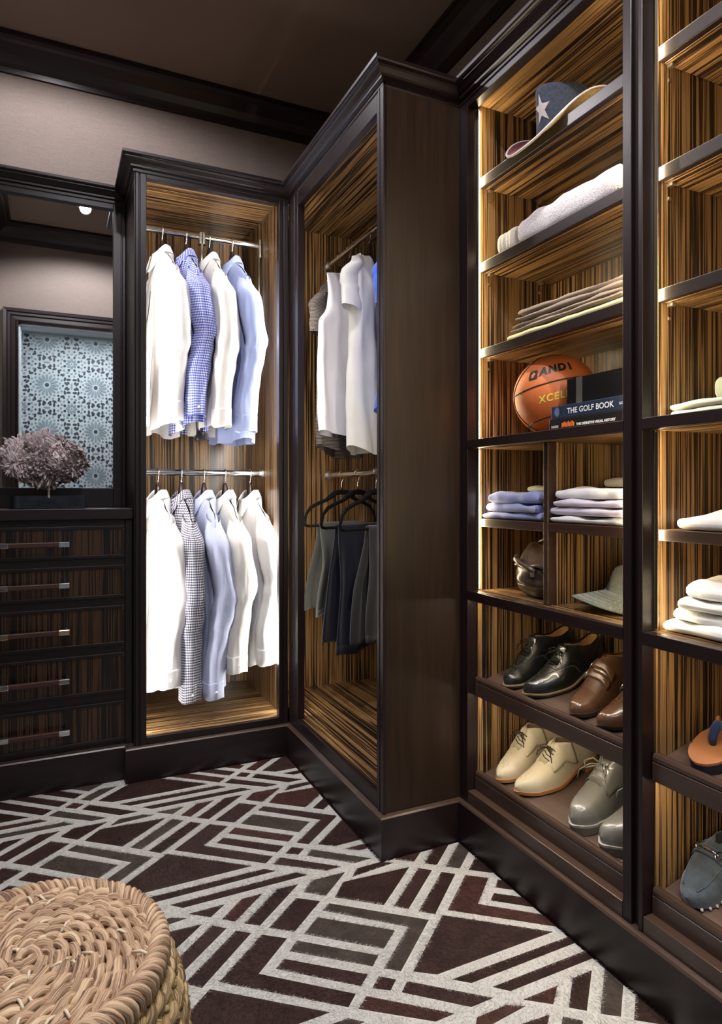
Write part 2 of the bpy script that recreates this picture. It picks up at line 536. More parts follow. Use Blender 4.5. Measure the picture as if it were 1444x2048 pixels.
for ix in range(-2, 4):
    for iz in range(0, 6):
        cx, cz = -0.051 + PITCH * ix, 2.558 - PITCH * iz
        if not (HX0 + 0.2 < cx < HX1 - 0.2): continue
        zok = lambda z, m=0.03: 0.08 < z < HZ - m
        if zok(cz): blob(drk, cx, cz, 0, -0.018, 0.018, 0.018, 10)
        for k in range(16):
            a = 2 * PI * k / 16
            if zok(cz + 0.10 * math.sin(a)): blob(pet, cx, cz, a, 0.030, 0.104, 0.0150, 8, 0)
            a2 = a + PI / 16
            z2 = cz + 0.115 * math.sin(a2)
            if zok(z2): blob(pet, cx + 0.115 * math.cos(a2), z2, 0, -0.0095, 0.0095, 0.0095, 6)
            z3 = cz + 0.138 * math.sin(a)
            if zok(z3):
                blob(pet if k % 2 else drk, cx + 0.138 * math.cos(a), z3, 0, -0.0095, 0.0095, 0.0095, 6)
        for k in range(24):
            a = 2 * PI * (k + 0.5) / 24
            if True:
                z4 = cz + 0.168 * math.sin(a)
                if zok(z4): blob(drk, cx + 0.168 * math.cos(a), z4, a + (0.9 if k % 2 else -0.9), -0.021, 0.021, 0.0105, 6)
        # small star at the centre of each four rosettes
        sx, sz = cx + PITCH / 2, cz - PITCH / 2
        if sx < HX1 - 0.1 and zok(sz, 0.1):
            for k in range(8):
                a = 2 * PI * k / 8
                blob(pet, sx, sz, a, 0.016, 0.052, 0.0125, 6)
                blob(drk, sx + 0.066 * math.cos(a + PI / 8), sz + 0.066 * math.sin(a + PI / 8), a + PI / 8, -0.014, 0.014, 0.0125, 5)
            blob(pet, sx, sz, 0, -0.008, 0.008, 0.008, 6)
            for k in range(16):
                a = 2 * PI * k / 16
                blob(pet, sx + 0.094 * math.cos(a), sz + 0.094 * math.sin(a), a + PI / 2, -0.012, 0.012, 0.009, 6)
                blob(drk if k % 2 else pet, sx + 0.120 * math.cos(a + PI / 16), sz + 0.120 * math.sin(a + PI / 16), a, -0.010, 0.010, 0.010, 5)
        for (mx, mz, hor) in ((cx + PITCH / 2, cz, 1), (cx, cz - PITCH / 2, 0)):
            if not (mx < HX1 - 0.1 and zok(mz, 0.05)): continue
            for q in (-1, 1):
                for s_ in (-1, 1):
                    dx, dz = (0.028 * q, 0.062 * s_) if hor else (0.062 * q, 0.028 * s_)
                    if zok(mz + dz): blob(drk, mx + dx, mz + dz, 0 if hor else PI / 2, -0.021, 0.021, 0.0105, 6)
                    dx, dz = (0.03 * q, 0.03 * s_)
                    if zok(mz + dz): blob(drk, mx + dx, mz + dz, PI / 4 * q * s_, -0.015, 0.015, 0.0095, 6)
            blob(pet, mx, mz, 0 if not hor else PI / 2, -0.03, 0.03, 0.008, 6)
o = pet.build('grey_inlay', PAT_P, pp, world=True); o['kind'] = 'stuff'; o['label'] = 'grey blue petals and dots'
o = drk.build('navy_inlay', PAT_D, pp, world=True); o['kind'] = 'stuff'; o['label'] = 'navy lozenges and dots'

# recessed downlights
for i, (x, y) in enumerate(DOWNLIGHTS):
    lab = ['recessed ceiling downlight glowing in the top of the mirror', 'recessed ceiling downlight in front of the dresser and mirror',
           'recessed ceiling downlight beside the shoe shelves near the doorway', 'recessed ceiling downlight in front of the corner cabinet'][i]
    t = thing('ceiling_downlight', lab, 'light', (x, y, ZC), group='recessed ceiling downlights')
    MB().lathe([(0.036, -0.001), (0.052, -0.001), (0.055, -0.004), (0.052, -0.007), (0.038, -0.008), (0.036, -0.001)], 24).build('trim_ring', STEEL, t, smooth=True)
    MB().lathe([(0.0, -0.002), (0.037, -0.002)], 24).build('lens', M_DL, t)

# ------------------------------------------------------------------ cabinet mouldings shared by the units (a mitred run round the room)
ZT = 2.38
CORN = [(-0.02, 2.318), (0.0, 2.318), (0.004, 2.322), (0.004, 2.332), (0.014, 2.335), (0.014, 2.342), (0.020, 2.346), (0.030, 2.356), (0.036, 2.360), (0.036, 2.364),
        (0.043, 2.366), (0.046, 2.370), (0.046, ZT), (-0.02, ZT)]
PLIN = [(-0.03, 0.0), (0.015, 0.0), (0.015, 0.1275), (-0.03, 0.1275)]
PCAP = [(-0.02, 0.1275), (0.0155, 0.1275), (0.0155, 0.129), (0.012, 0.1335), (0.0, 0.136), (-0.02, 0.136)]  # plinth's top ledge, split off to carry the paler painted-in light
# face line of the units: mirror unit, wardrobe side, wardrobe, corner cabinet side, corner cabinet front, shelving
YM = 2.962
RUN = [(XL + 0.005, YM), (0.279, YM), (0.279, 2.629), (0.897, 2.629), (0.897, 1.758), (1.169, 1.758), (1.169, YF)]
YDR = 2.672
RUNP = [(XL, YDR), (0.262, YDR), (0.262, 2.629), (0.897, 2.629), (0.897, 1.758), (1.169, 1.758), (1.169, YF)]


def run_piece(run, prof, i0, i1):
    """the mitred piece of the run between corner i0 and i1"""
    mb = MB(); moulding(mb, run, prof, side=1)
    k = len(prof)
    keep = mb.v[i0 * k:(i1 + 1) * k]
    out = MB(); f = []
    n = i1 - i0 + 1
    for i in range(n - 1):
        for j in range(k):
            f.append((i * k + j, i * k + (j + 1) % k, (i + 1) * k + (j + 1) % k, (i + 1) * k + j))
    f.append(tuple(range(k))); f.append(tuple((n - 1) * k + j for j in range(k))[::-1])
    return out.add(keep, f)


TRAYEDGE = grain('brown_shelf_edge', (40, 1.5, 40), [(0.35, (0.030, 0.0135, 0.009)), (0.65, (0.050, 0.0235, 0.0155))], rough=0.35)
LIT_LIP = grain('espresso_lit_lip', (40, 1.5, 40), [(0.35, (0.040, 0.023, 0.017)), (0.65, (0.062, 0.037, 0.027))], rough=0.28, coat=0.25)  # dark wood with the downlight on its ledges put into the colour
BV = 0.0015


def led(x, y, dx, dy, z0, z1, mat, parent, w=0.007):
    """a corner light strip: a slim triangular profile, only its slanted lens glows"""
    a, b, c = (x, y), (x + dx * w, y), (x, y + dy * w)
    vs = [(p[0], p[1], z) for z in (z0, z1) for p in (a, b, c)]
    fs = [(1, 2, 5, 4), (0, 1, 4, 3), (2, 0, 3, 5), (0, 2, 1), (3, 4, 5)]
    m = MB().add(vs, fs)
    m.mi = [0, 1, 1, 1, 1]
    return m.build('led_strip', [mat, STEEL], parent, world=True)


EBONY_D = grain("ebony_drawer", (88, 88, 0.8), [(p, [c[0] * 0.20, c[1] * 0.165, c[2] * 0.18]) for p, c in EB], rough=0.3, fine=(210, 210, 2.2), coat=0.1)
# ------------------------------------------------------------------ shirt wardrobe
wd = thing('wardrobe', 'open lit wardrobe of espresso wood holding two rows of dress shirts', 'wardrobe', (0.588, 2.92, 0.0))


def part(mb, name, mat, parent, bevel=BV, **k):
    return mb.build(name, mat, parent, world=True, bevel=bevel, **k)


part(MB().box(0.282, 0.302, 2.66, 3.235, 0.01, 2.36), 'outer_side_panel', ESPRESSO, wd)
part(MB().box(0.302, 0.310, 2.668, 3.215, 0.165, 2.355), 'side_panel', EBONY_V, wd)
part(MB().box(0.872, 0.888, 2.668, 3.225, 0.165, 2.355), 'side_panel', EBONY_V, wd)
part(MB().box(0.302, 0.888, 3.215, 3.228, 0.165, 2.36), 'back_panel', EBONY_V, wd)
part(MB().box(0.302, 0.888, 2.645, 3.215, 0.145, 0.165), 'floor_panel', EBONY_X, wd)
part(MB().box(0.302, 0.888, 2.66, 3.215, 2.352, 2.366), 'top_panel', EBONY_X, wd)
part(MB().box(0.279, 0.284, 2.634, 2.662, 0.136, 2.335).box(0.284, 0.296, 2.629, 2.662, 0.136, 2.335).box(0.296, 0.301, 2.634, 2.662, 0.136, 2.335).box(0.301, 0.324, 2.629, 2.662, 0.136, 2.335), 'stile', ESPRESSO, wd)
part(MB().box(0.853, 0.868, 2.629, 2.662, 0.136, 2.335).box(0.868, 0.8735, 2.634, 2.662, 0.136, 2.335).box(0.8735, 0.8925, 2.629, 2.662, 0.136, 2.335), 'stile', ESPRESSO, wd)
part(MB().box(0.324, 0.853, 2.629, 2.660, 2.303, 2.335), 'top_rail', ESPRESSO_X, wd)
part(MB().box(0.324, 0.853, 2.629, 2.646, 0.136, 0.163), 'bottom_rail', ESPRESSO_X, wd)
run_piece(RUN, CORN, 1, 3).build('cornice', ESPRESSO_X, wd, world=True)
run_piece(RUNP, PLIN, 1, 3).build('plinth', ESPRESSO_X, wd, world=True)
run_piece(RUNP, PCAP, 1, 3).build('plinth_cap', LIT_LIP, wd, world=True)
led(0.3105, 2.6625, 1, 1, 0.17, 2.30, M_LEDR, wd, 0.013)
led(0.8715, 2.6625, -1, 1, 0.17, 2.30, M_LEDR, wd, 0.013)

# ------------------------------------------------------------------ corner cabinet with tees and trousers
cc = thing('corner_cabinet', 'deep espresso corner cabinet open to the left, tees and trousers inside', 'wardrobe', (1.2, 2.35, 0.0))
part(MB().box(0.904, 1.500, 1.758, 1.790, 0.136, 2.335), 'end_panel', ESPRESSO_P, cc)
part(MB().box(0.9275, 1.50, 1.790, 1.800, 0.18, 2.34), 'side_panel', EBONY_V, cc)
part(MB().box(0.897, 1.50, 2.935, 2.955, 0.165, 2.35), 'side_panel', EBONY_V, cc)
part(MB().box(1.50, 1.515, 1.79, 2.955, 0.165, 2.35), 'back_panel', EBONY_V, cc)
part(MB().box(0.915, 1.50, 1.79, 2.935, 0.150, 0.180), 'floor_panel', EBONY_Y, cc)
part(MB().box(0.925, 1.50, 1.79, 2.935, 2.337, 2.352), 'top_panel', EBONY_Y, cc)
part(MB().box(0.897, 0.927, 1.7905, 1.804, 0.136, 2.335), 'stile', ESPRESSO, cc)
part(MB().box(0.894, 0.9035, 1.754, 1.775, 0.136, 2.335).box(0.898, 0.9035, 1.775, 1.780, 0.136, 2.335).box(0.894, 0.9035, 1.780, 1.790, 0.136, 2.335), 'corner_bead', ESPRESSO, cc)
part(MB().box(0.897, 0.927, 2.523, 2.560, 0.136, 2.335).box(0.901, 0.927, 2.560, 2.566, 0.136, 2.335).box(0.897, 0.927, 2.566, 2.628, 0.136, 2.335), 'stile', ESPRESSO, cc)
part(MB().box(0.897, 0.921, 1.804, 2.523, 2.262, 2.335), 'top_rail', ESPRESSO_Y, cc)
part(MB().box(0.897, 0.916, 1.804, 2.523, 0.136, 0.184), 'bottom_rail', ESPRESSO_Y, cc)
run_piece(RUN, CORN, 3, 5).build('cornice', ESPRESSO_Y, cc, world=True)
run_piece(RUNP, PLIN, 3, 5).build('plinth', ESPRESSO_Y, cc, world=True)
run_piece(RUNP, PCAP, 3, 5).build('plinth_cap', LIT_LIP, cc, world=True)
led(0.9275, 1.8045, 1, 1, 0.75, 2.25, M_LEDT, cc, 0.010)
led(0.9275, 2.570, 1, 1, 0.2, 2.25, M_LEDT, cc, 0.006)

# ------------------------------------------------------------------ shelving: two open bays
SHX0, SHX1 = 1.214, 1.50
UP = [(2.055, 2.087), (1.790, 1.820), (1.522, 1.550)]
PINS = plain('shelf_pin_metal', (0.7, 0.66, 0.6), 0.3, metal=1.0)


def bay(name, label, y0, y1, stile_far):
    """y1 = far (left) side, y0 = near side"""
    t = thing(name, label, 'shelving', (1.35, (y0 + y1) / 2, 0.0))
    part(MB().box(1.207, SHX1, y1, y1 + 0.012, 0.17, 2.325), 'side_panel', EBONY_V, t)
    part(MB().box(1.207, SHX1, y0 - 0.012, y0, 0.17, 2.325), 'side_panel', EBONY_V, t)
    part(MB().box(SHX1, SHX1 + 0.015, y0 - 0.012, y1 + 0.012, 0.15, 2.33), 'back_panel', EBONY_V, t)
    part(MB().box(1.19, SHX1, y0, y1, 2.315, 2.328), 'top_panel', EBONY_Y, t)
    for (z0, z1) in UP:
        s = part(MB().box(SHX0 + 0.018, SHX1, y0 + 0.001, y1 - 0.001, z0, z1 - 0.0), 'shelf', EBONY_Y, t)
        part(MB().box(SHX0, SHX0 + 0.018, y0 + 0.001, y1 - 0.001, z0, z1), 'shelf_edge', ESPRESSO_Y, s)
        for xx in (SHX0 + 0.035, SHX1 - 0.05):
            for yy, sg in ((y1, -1), (y0, 1)):
                MB().box(xx - 0.006, xx + 0.006, yy + sg * 0.014, yy, z0 - 0.007, z0 - 0.0005).build('shelf_pin', PINS, s, world=True)
                MB().box(xx - 0.004, xx + 0.004, yy + sg * 0.003, yy, z0 - 0.036, z0 - 0.029).build('pin_socket', PINS, s, world=True)
    for (z0, z1) in ((1.238, 1.264), (0.766, 0.795)):
        s = part(MB().box(1.187, SHX1, y0 - 0.0, y1, z0, z1), 'thick_shelf', EBONY_Y, t)
        part(MB().box(1.169, 1.187, y0 - 0.006, y1 + 0.006, z0, z1), 'shelf_edge', ESPRESSO_Y, s)
    s = part(MB().box(SHX0 + 0.016, SHX1, y0 + 0.001, y1 - 0.001, 0.994, 1.019), 'middle_shelf', EBONY_Y, t)
    part(MB().box(SHX0, SHX0 + 0.016, y0 + 0.001, y1 - 0.001, 0.994, 1.019), 'shelf_edge', TRAYEDGE, s)
    # slanted shoe trays with a rounded lip
    for zf in (0.508, 0.214):
        sl = 0.262
        xa, xb = 1.214, SHX1 - 0.002
        za, zb = zf, zf + sl * (xb - xa)
        vs = [(xa, y0 + 0.002, za), (xb, y0 + 0.002, zb), (xb, y1 - 0.002, zb), (xa, y1 - 0.002, za)]
        vs = [(x, y, z - 0.018) for x, y, z in vs] + vs
        fs = [(0, 3, 2, 1), (4, 5, 6, 7), (0, 1, 5, 4), (1, 2, 6, 5), (2, 3, 7, 6), (3, 0, 4, 7)]
        s = part(MB().add(vs, fs), 'shoe_tray', TRAY, t)
        prof = [(1.195, zf - 0.041), (1.214, zf - 0.041), (1.216, zf + 0.012), (1.213, zf + 0.017), (1.206, zf + 0.0185), (1.199, zf + 0.017), (1.1955, zf + 0.011), (1.1955, zf + 0.003), (1.198, zf + 0.001), (1.195, zf - 0.001)]
        rows = [[(x, y0 + 0.002, z) for x, z in prof], [(x, y1 - 0.002, z) for x, z in prof]]
        lip = MB(); lip.grid(rows, closed_u=True)
        k = len(prof)
        lip.f += [tuple(range(k))[::-1], tuple(range(k, 2 * k))]; lip.mi += [0, 0]
        part(lip, 'tray_lip', LIT_LIP, s, bevel=0)
    part(MB().box(1.169, 1.212, y0, y1, 0.136, 0.174), 'bottom_rail', LIT_LIP, t)
    part(MB().box(1.169, 1.20, y0, y1, 2.300, 2.325), 'top_rail', ESPRESSO_Y, t)
    # the light strips behind the stiles
    for zz0, zz1 in ((1.27, 2.298), (0.80, 1.234)):
        led(1.2055, y1 - 0.0003, 1, -1, zz0, zz1, M_LEDW, t)
        led(1.2055, y0 + 0.0003, 1, 1, zz0, zz1, M_LEDW, t)
    MB().box(1.189, 1.196, y0 + 0.02, y1 - 0.02, 0.7648, 0.7657).build('led_strip', M_LEDS, t, world=True)
    MB().box(1.198, 1.205, y0 + 0.02, y1 - 0.02, 0.4655, 0.4668).build('led_strip', M_LEDS, t, world=True)
    return t


b1 = bay('shelving_bay', 'left bay of lit shelves with cowboy hat, basketball and dress shoes', 1.102, 1.715, True)
b2 = bay('shelving_bay', 'right bay of lit shelves cut by the frame, with sandals and moccasin', 0.545, 1.043, False)
part(MB().box(1.169, 1.205, 1.717, 1.757, 0.136, 2.335), 'stile', ESPRESSO, b1)
part(MB().box(1.169, 1.205, 1.0755, 1.1005, 0.136, 2.335).box(1.181, 1.205, 1.057, 1.0755, 0.136, 2.335).box(1.169, 1.205, 1.045, 1.057, 0.136, 2.335), 'pillar', ESPRESSO, b1)
part(MB().box(1.169, 1.205, 0.522, 0.545, 0.136, 2.335), 'stile', ESPRESSO, b2)
# divider in the lower middle of the left bay
dv = part(MB().box(SHX0 + 0.03, SHX1, 1.400, 1.418, 0.795, 1.238), 'divider', EBONY_V, b1)
part(MB().box(SHX0 - 0.001, SHX0 + 0.03, 1.400, 1.418, 0.7955, 1.2375), 'divider_edge', TRAYEDGE, dv)
mb = run_piece(RUN, CORN, 5, 6); mb.build('cornice', ESPRESSO_Y, b1, world=True)
mb = run_piece(RUNP, PLIN, 5, 6); mb.build('plinth', ESPRESSO_Y, b1, world=True)
run_piece(RUNP, PCAP, 5, 6).build('plinth_cap', LIT_LIP, b1, world=True)

# ------------------------------------------------------------------ dresser with five drawers and the counter on it
ds = thing('dresser', 'espresso dresser of five striped ebony drawers under the mirror', 'dresser', (-0.065, 2.85, 0.0))
part(MB().box(XL + 0.006, 0.2585, YDR + 0.012, YM + 0.2, 0.13, 0.998), 'carcass', ESPRESSO, ds, bevel=0)
run_piece([(XL + 0.005, YDR), (0.2615, YDR)], PLIN, 0, 1).build('plinth', ESPRESSO_X, ds, world=True)
run_piece([(XL + 0.005, YDR), (0.2615, YDR)], PCAP, 0, 1).build('plinth_cap', LIT_LIP, ds, world=True)
part(MB().box(0.252, 0.277, YDR, YDR + 0.03, 0.136, 0.998), 'end_stile', ESPRESSO, ds)
DZS = [(0.853, 0.974), (0.701, 0.824), (0.520, 0.670), (0.339, 0.489), (0.154, 0.304)]
HZS = [0.911, 0.760, 0.589, 0.409, 0.221]
x0, x1 = -0.370, 0.249
for (z0, z1), hz in zip(DZS, HZS):
    d = MB()
    fr = 0.011
    d.box(x0, x1, YDR, YDR + 0.0115, z0, z0 + fr).box(x0, x1, YDR, YDR + 0.0115, z1 - fr, z1)
    d.box(x0, x0 + fr, YDR, YDR + 0.0115, z0 + fr, z1 - fr).box(x1 - fr, x1, YDR, YDR + 0.0115, z0 + fr, z1 - fr)
    dr = part(d, 'drawer', ESPRESSO_X, ds, bevel=0.001)
    part(MB().box(x0 + fr, x1 - fr, YDR + 0.006, YDR + 0.0118, z0 + fr, z1 - fr), 'drawer_panel', EBONY_D, dr, bevel=0)
    hy = YDR - 0.028
    part(MB().box(-0.146, 0.020, hy - 0.008, hy + 0.006, hz - 0.009, hz + 0.009), 'handle_grip', LEATHER_H, dr, bevel=0.003)
    for xa, xb, xp in ((-0.180, -0.143, -0.172), (0.019, 0.056, 0.048)):
        part(MB().box(xa, xb, hy - 0.009, hy + 0.007, hz - 0.0095, hz + 0.0095).box(xp - 0.006, xp + 0.006, hy, YDR, hz - 0.006, hz + 0.006), 'handle_cap', CHROME, dr, bevel=0.0015)
ct = MB().box(XL + 0.002, 0.278, 2.654, YM - 0.0, 1.000, 1.040)
o = ct.build('countertop', ESPRESSO_X, bevel=0.002); o['label'] = 'dark espresso counter slab on top of the dresser'; o['category'] = 'countertop'

# ------------------------------------------------------------------ framed mirror above the dresser
mr = thing('wall_mirror', 'large mirror in espresso frame above the dresser, showing a patterned doorway', 'mirror', (-0.06, 3.0, 1.04))
gx0, gx1, gz0, gz1 = -0.345, 0.231, 1.120, 2.297
part(MB().box(gx0 - 0.01, gx1 + 0.01, 2.978, 2.985, gz0 - 0.01, gz1 + 0.01), 'mirror_glass', MIRROR, mr, bevel=0)
part(MB().box(gx1, 0.262, YM, 2.99, 1.041, 2.33).box(0.262, 0.268, YM + 0.004, 2.99, 1.041, 2.33).box(0.268, 0.2795, YM, 2.99, 1.041, 2.33), 'frame_stile', ESPRESSO, mr)
part(MB().box(XL + 0.003, gx0, YM, 2.99, 1.041, 2.33), 'frame_stile', ESPRESSO, mr)
part(MB().box(gx0, gx1, YM, 2.99, gz1, 2.33), 'frame_rail', ESPRESSO_X, mr)
part(MB().box(gx0, gx1, YM, 2.99, 1.041, gz0), 'frame_rail', ESPRESSO_X, mr)
part(MB().box(XL + 0.003, 0.2815, 2.99, 3.247, 1.041, 2.36), 'backing', ESPRESSO, mr, bevel=0)
run_piece(RUN, CORN, 0, 1).build('cornice', ESPRESSO_X, mr, world=True)

# ------------------------------------------------------------------ patchwork cowhide rug, 60 cm tiles: white hide ground with dark hide pieces laid in it
T = 0.6
TILE = [
    [(.667, .131), (.698, .106), (.672, .083), (.639, .106)],
    [(.718, .091), (.862, -.030), (.806, -.031), (.692, .068)],
    [(.617, .090), (.763, -.031), (.717, -.032), (.587, .066)],
    [(.468, .379), (.520, .340), (.423, .254), (.598, .106), (.569, .079), (.337, .267)],
    [(.491, .275), (.647, .147), (.618, .122), (.464, .253)],
    [(.539, .322), (.696, .192), (.669, .166), (.511, .295)],
    [(.617, .383), (.773, .254), (.718, .207), (.564, .338)],
    [(.666, .424), (.871, .253), (.721, .125), (.690, .149), (.811, .252), (.640, .404)],
    [(.313, .254), (.527, .083), (.190, .081), (.146, .112)],
    [(.213, .053), (.556, .052), (.583, .029), (.246, .026)],
    [(.282, .596), (.632, .597), (.660, .571), (.310, .570)],
    [(.320, .538), (.413, .538), (.369, .501)],
    [(.460, .541), (.517, .541), (.421, .457), (.393, .480)],
    [(.559, .542), (.620, .540), (.474, .415), (.441, .439)],
    [(.594, .483), (.647, .443), (.545, .356), (.492, .397)],
    [(.661, .540), (.762, .538), (.670, .458), (.622, .500)],
    [(.800, .540), (.876, .541), (.911, .522), (.771, .508)],
    [(.738, .496), (.942, .482), (.795, .356), (.690, .442)],
    [(.364, .466), (.394, .440), (.246, .314), (.217, .340)],
    [(.414, .421), (.445, .396), (.298, .266), (.266, .295)],
]
RX0, RX1, RY0, RY1 = -0.385, 1.148, 0.60, 2.655
RXC, RYC, RYW = 0.876, 1.738, 2.607      # the corner cabinet's and the wardrobe's plinths cut into the rectangle


def area(p):
    return 0.5 * sum(p[i][0] * p[(i + 1) % len(p)][1] - p[(i + 1) % len(p)][0] * p[i][1] for i in range(len(p)))


def clip(poly, ax, lim, sgn):
    """keep the side where sgn*(coord-lim) <= 0"""
    out = []
    n = len(poly)
    for i in range(n):
        a, b = poly[i], poly[(i + 1) % n]
        da, db = sgn * (a[ax] - lim), sgn * (b[ax] - lim)
        if da <= 0: out.append(a)
        if (da < 0 < db) or (db < 0 < da):
            t = da / (da - db)
            out.append((a[0] + (b[0] - a[0]) * t, a[1] + (b[1] - a[1]) * t))
    return out


def rug_clip(poly):
    p = clip(clip(clip(clip(poly, 0, RX0, -1), 0, RX1, 1), 1, RY0, -1), 1, RY1, 1)
    if len(p) < 3: return []
    if max(q[1] for q in p) > RYW and max(q[0] for q in p) > 0.245:
        p = clip(p, 1, RYW, 1)
        if len(p) < 3: return []
    if max(q[0] for q in p) > RXC and max(q[1] for q in p) > RYC:
        a = clip(p, 0, RXC, 1)
        b = clip(clip(p, 0, RXC, -1), 1, RYC, 1)
        return [q for q in (a, b) if len(q) > 2 and abs(area(q)) > 2e-4]
    return [p] if abs(area(p)) > 2e-4 else []


HIDES = []
for nm, c in (('dark_brown_hide', (0.034, 0.018, 0.016)), ('chestnut_hide', (0.048, 0.021, 0.017)), ('grey_brown_hide', (0.050, 0.038, 0.032)), ('black_brown_hide', (0.028, 0.014, 0.012))):
    HIDES.append(plain(nm, c, 0.55, bump=0.3, bscale=260, var=0.35, vscale=22, spec=0.15))
WHITEHIDE = plain('white_hide', (0.50, 0.485, 0.46), 0.75, spec=0.2, bump=0.15, bscale=300, var=0.05, vscale=30)
rug = thing('cowhide_rug', 'patchwork cowhide rug of dark brown pieces divided by white strips', 'rug', (0.38, 1.6, 0.0))
L = [(RX0, RY0), (RX1, RY0), (RX1, RYC), (RXC, RYC), (RXC, RYW), (0.245, RYW), (0.245, RY1), (RX0, RY1)]
MB().prism(L, 0.001, 0.0062).build('white_hide', WHITEHIDE, rug, world=True)
pieces = []
R2 = random.Random(11)
for i in range(-3, 3):
    for j in range(0, 6):
        for k, poly in enumerate(TILE):
            q = [(x + i * T, y + j * T) for x, y in poly]
            if area(q) < 0: q = q[::-1]
            for c in rug_clip(q):
                if area(c) < 0: c = c[::-1]
                # only pieces the doorway's view can reach
                pieces.append((c, k))
hair_root, hair_dir, hair_col = [], [], []
for c, k in pieces:
    mi = R2.choice([0, 0, 1, 2, 3, 3]) if k not in (6,) else 2
    MB().prism(c, 0.0035, 0.0072).build('hide_piece', HIDES[mi], rug, world=True)
    # hairs of this piece
    A = abs(area(c))
    n = int(A * 52000)
    xs = [p[0] for p in c]; ys = [p[1] for p in c]
    P = np.column_stack([rng.uniform(min(xs), max(xs), n * 3), rng.uniform(min(ys), max(ys), n * 3)])
    ins = np.zeros(len(P), bool)
    m = len(c)
    for a in range(m):
        x1, y1 = c[a]; x2, y2 = c[(a + 1) % m]
        cond = ((y1 > P[:, 1]) != (y2 > P[:, 1]))
        xi = (x2 - x1) * (P[:, 1] - y1) / ((y2 - y1) if abs(y2 - y1) > 1e-12 else 1e-12) + x1
        ins ^= cond & (P[:, 0] < xi)
    P = P[ins][:n]
    ang = R2.uniform(0, 2 * PI)
    hair_root.append(P); hair_dir.append(np.full(len(P), ang)); hair_col.append(np.full(len(P), mi))


def hair(name, roots, ang, mat, zroot, ln, lift, rad, parent, spread=0.35):
    n = len(roots)
    a = ang + rng.normal(0, spread, n)
    l = ln * rng.uniform(0.55, 1.25, n)
    d = np.column_stack([np.cos(a), np.sin(a)])
    w = wloc(parent)
    pts = np.zeros((n, 4, 3))
    for q, (u, v) in enumerate([(0, 0), (0.33, 0.55), (0.68, 0.95), (1.0, 1.0)]):
        pts[:, q, 0] = roots[:, 0] + d[:, 0] * l * u
        pts[:, q, 1] = roots[:, 1] + d[:, 1] * l * u
        pts[:, q, 2] = zroot + lift * v * rng.uniform(0.5, 1.4, n)
    bend = rng.normal(0, 0.18, n) * l
    pts[:, 3, 0] += -d[:, 1] * bend; pts[:, 3, 1] += d[:, 0] * bend
    pts -= np.array([w.x, w.y, w.z])
    hc = bpy.data.hair_curves.new(name)
    hc.add_curves([4] * n)
    hc.points.foreach_set('position', pts.astype(np.float32).ravel())
    ra = hc.attributes.get('radius') or hc.attributes.new('radius', 'FLOAT', 'POINT')
    ra.data.foreach_set('value', np.tile(np.array([rad, rad, rad * 0.8, rad * 0.3], np.float32), n))
    hc.materials.append(mat)
    o = bpy.data.objects.new(name, hc)
    COL.objects.link(o)
    o.parent = parent
    o['kind'] = 'stuff'
    return o


HR = np.concatenate(hair_root); HA = np.concatenate(hair_dir); HC = np.concatenate(hair_col)
HAIRM = [plain('fur_' + nm, c, 0.6, spec=0.12) for nm, c in (('dark', (0.045, 0.024, 0.021)), ('chestnut', (0.062, 0.027, 0.021)), ('grey', (0.072, 0.056, 0.047)), ('black', (0.034, 0.017, 0.014)))]
for mi, nm in enumerate(['dark_fur', 'chestnut_fur', 'grey_brown_fur', 'black_brown_fur']):
    s = HC == mi
    o = hair(nm, HR[s], HA[s], HAIRM[mi], 0.0070, 0.010, 0.0014, 0.00024, rug)
# white hairs grow on the ground between the pieces and lean over their edges
n = 130000
P = np.column_stack([rng.uniform(RX0, RX1, n * 2), rng.uniform(RY0, RY1, n * 2)])
ok = ~((P[:, 0] > RXC) & (P[:, 1] > RYC)) & ~((P[:, 1] > RYW) & (P[:, 0] > 0.245))
for c, k in pieces:
    m = len(c)
    ins = np.zeros(len(P), bool)
    for a in range(m):
        x1, y1 = c[a]; x2, y2 = c[(a + 1) % m]
        cond = ((y1 > P[:, 1]) != (y2 > P[:, 1]))
        xi = (x2 - x1) * (P[:, 1] - y1) / ((y2 - y1) if abs(y2 - y1) > 1e-12 else 1e-12) + x1
        ins ^= cond & (P[:, 0] < xi)
    ok &= ~ins
P = P[ok]
ang = np.array([1.1 + 1.5 * nz(x * 1.7, y * 1.7, 3.3) * 2 for x, y in P]) - 2.4
hair('white_fur', P, ang, plain('white_fur', (0.53, 0.515, 0.49), 0.7, spec=0.15), 0.0058, 0.0085, 0.0024, 0.00024, rug, 0.3)

# ------------------------------------------------------------------ clothes rods
def rod(name, label, a, b, r, ends=True):
    c = ((a[0] + b[0]) / 2, (a[1] + b[1]) / 2, a[2])
    t = thing(name, label, 'clothes rod', c)
    MB().tube([a, b], r, 20).build('rail', CHROME, t, smooth=True, world=True, smooth_angle=40)
    d = (Vector(b) - Vector(a)).normalized()
    for p, s in ((Vector(a), 1), (Vector(b), -1)):
        MB().tube([p, p + d * s * 0.006, p + d * s * 0.0062, p + d * s * 0.018], [r * 1.55, r * 1.55, r * 1.2, r * 1.2], 20).build('end_socket', STEEL, t, smooth=True, world=True, smooth_angle=40)
    return t


rod('clothes_rod', 'chrome rod carrying the lower row of shirts in the wardrobe', (0.311, 2.93, 1.188), (0.871, 2.93, 1.188), 0.0135)
rod('clothes_rod', 'upper chrome rod carrying the tees in the corner cabinet', (1.2, 1.802, 2.190), (1.2, 2.934, 2.190), 0.0135)
rod('clothes_rod', 'lower chrome rod carrying the trousers in the corner cabinet', (1.2, 1.802, 1.184), (1.2, 2.934, 1.184), 0.0135)

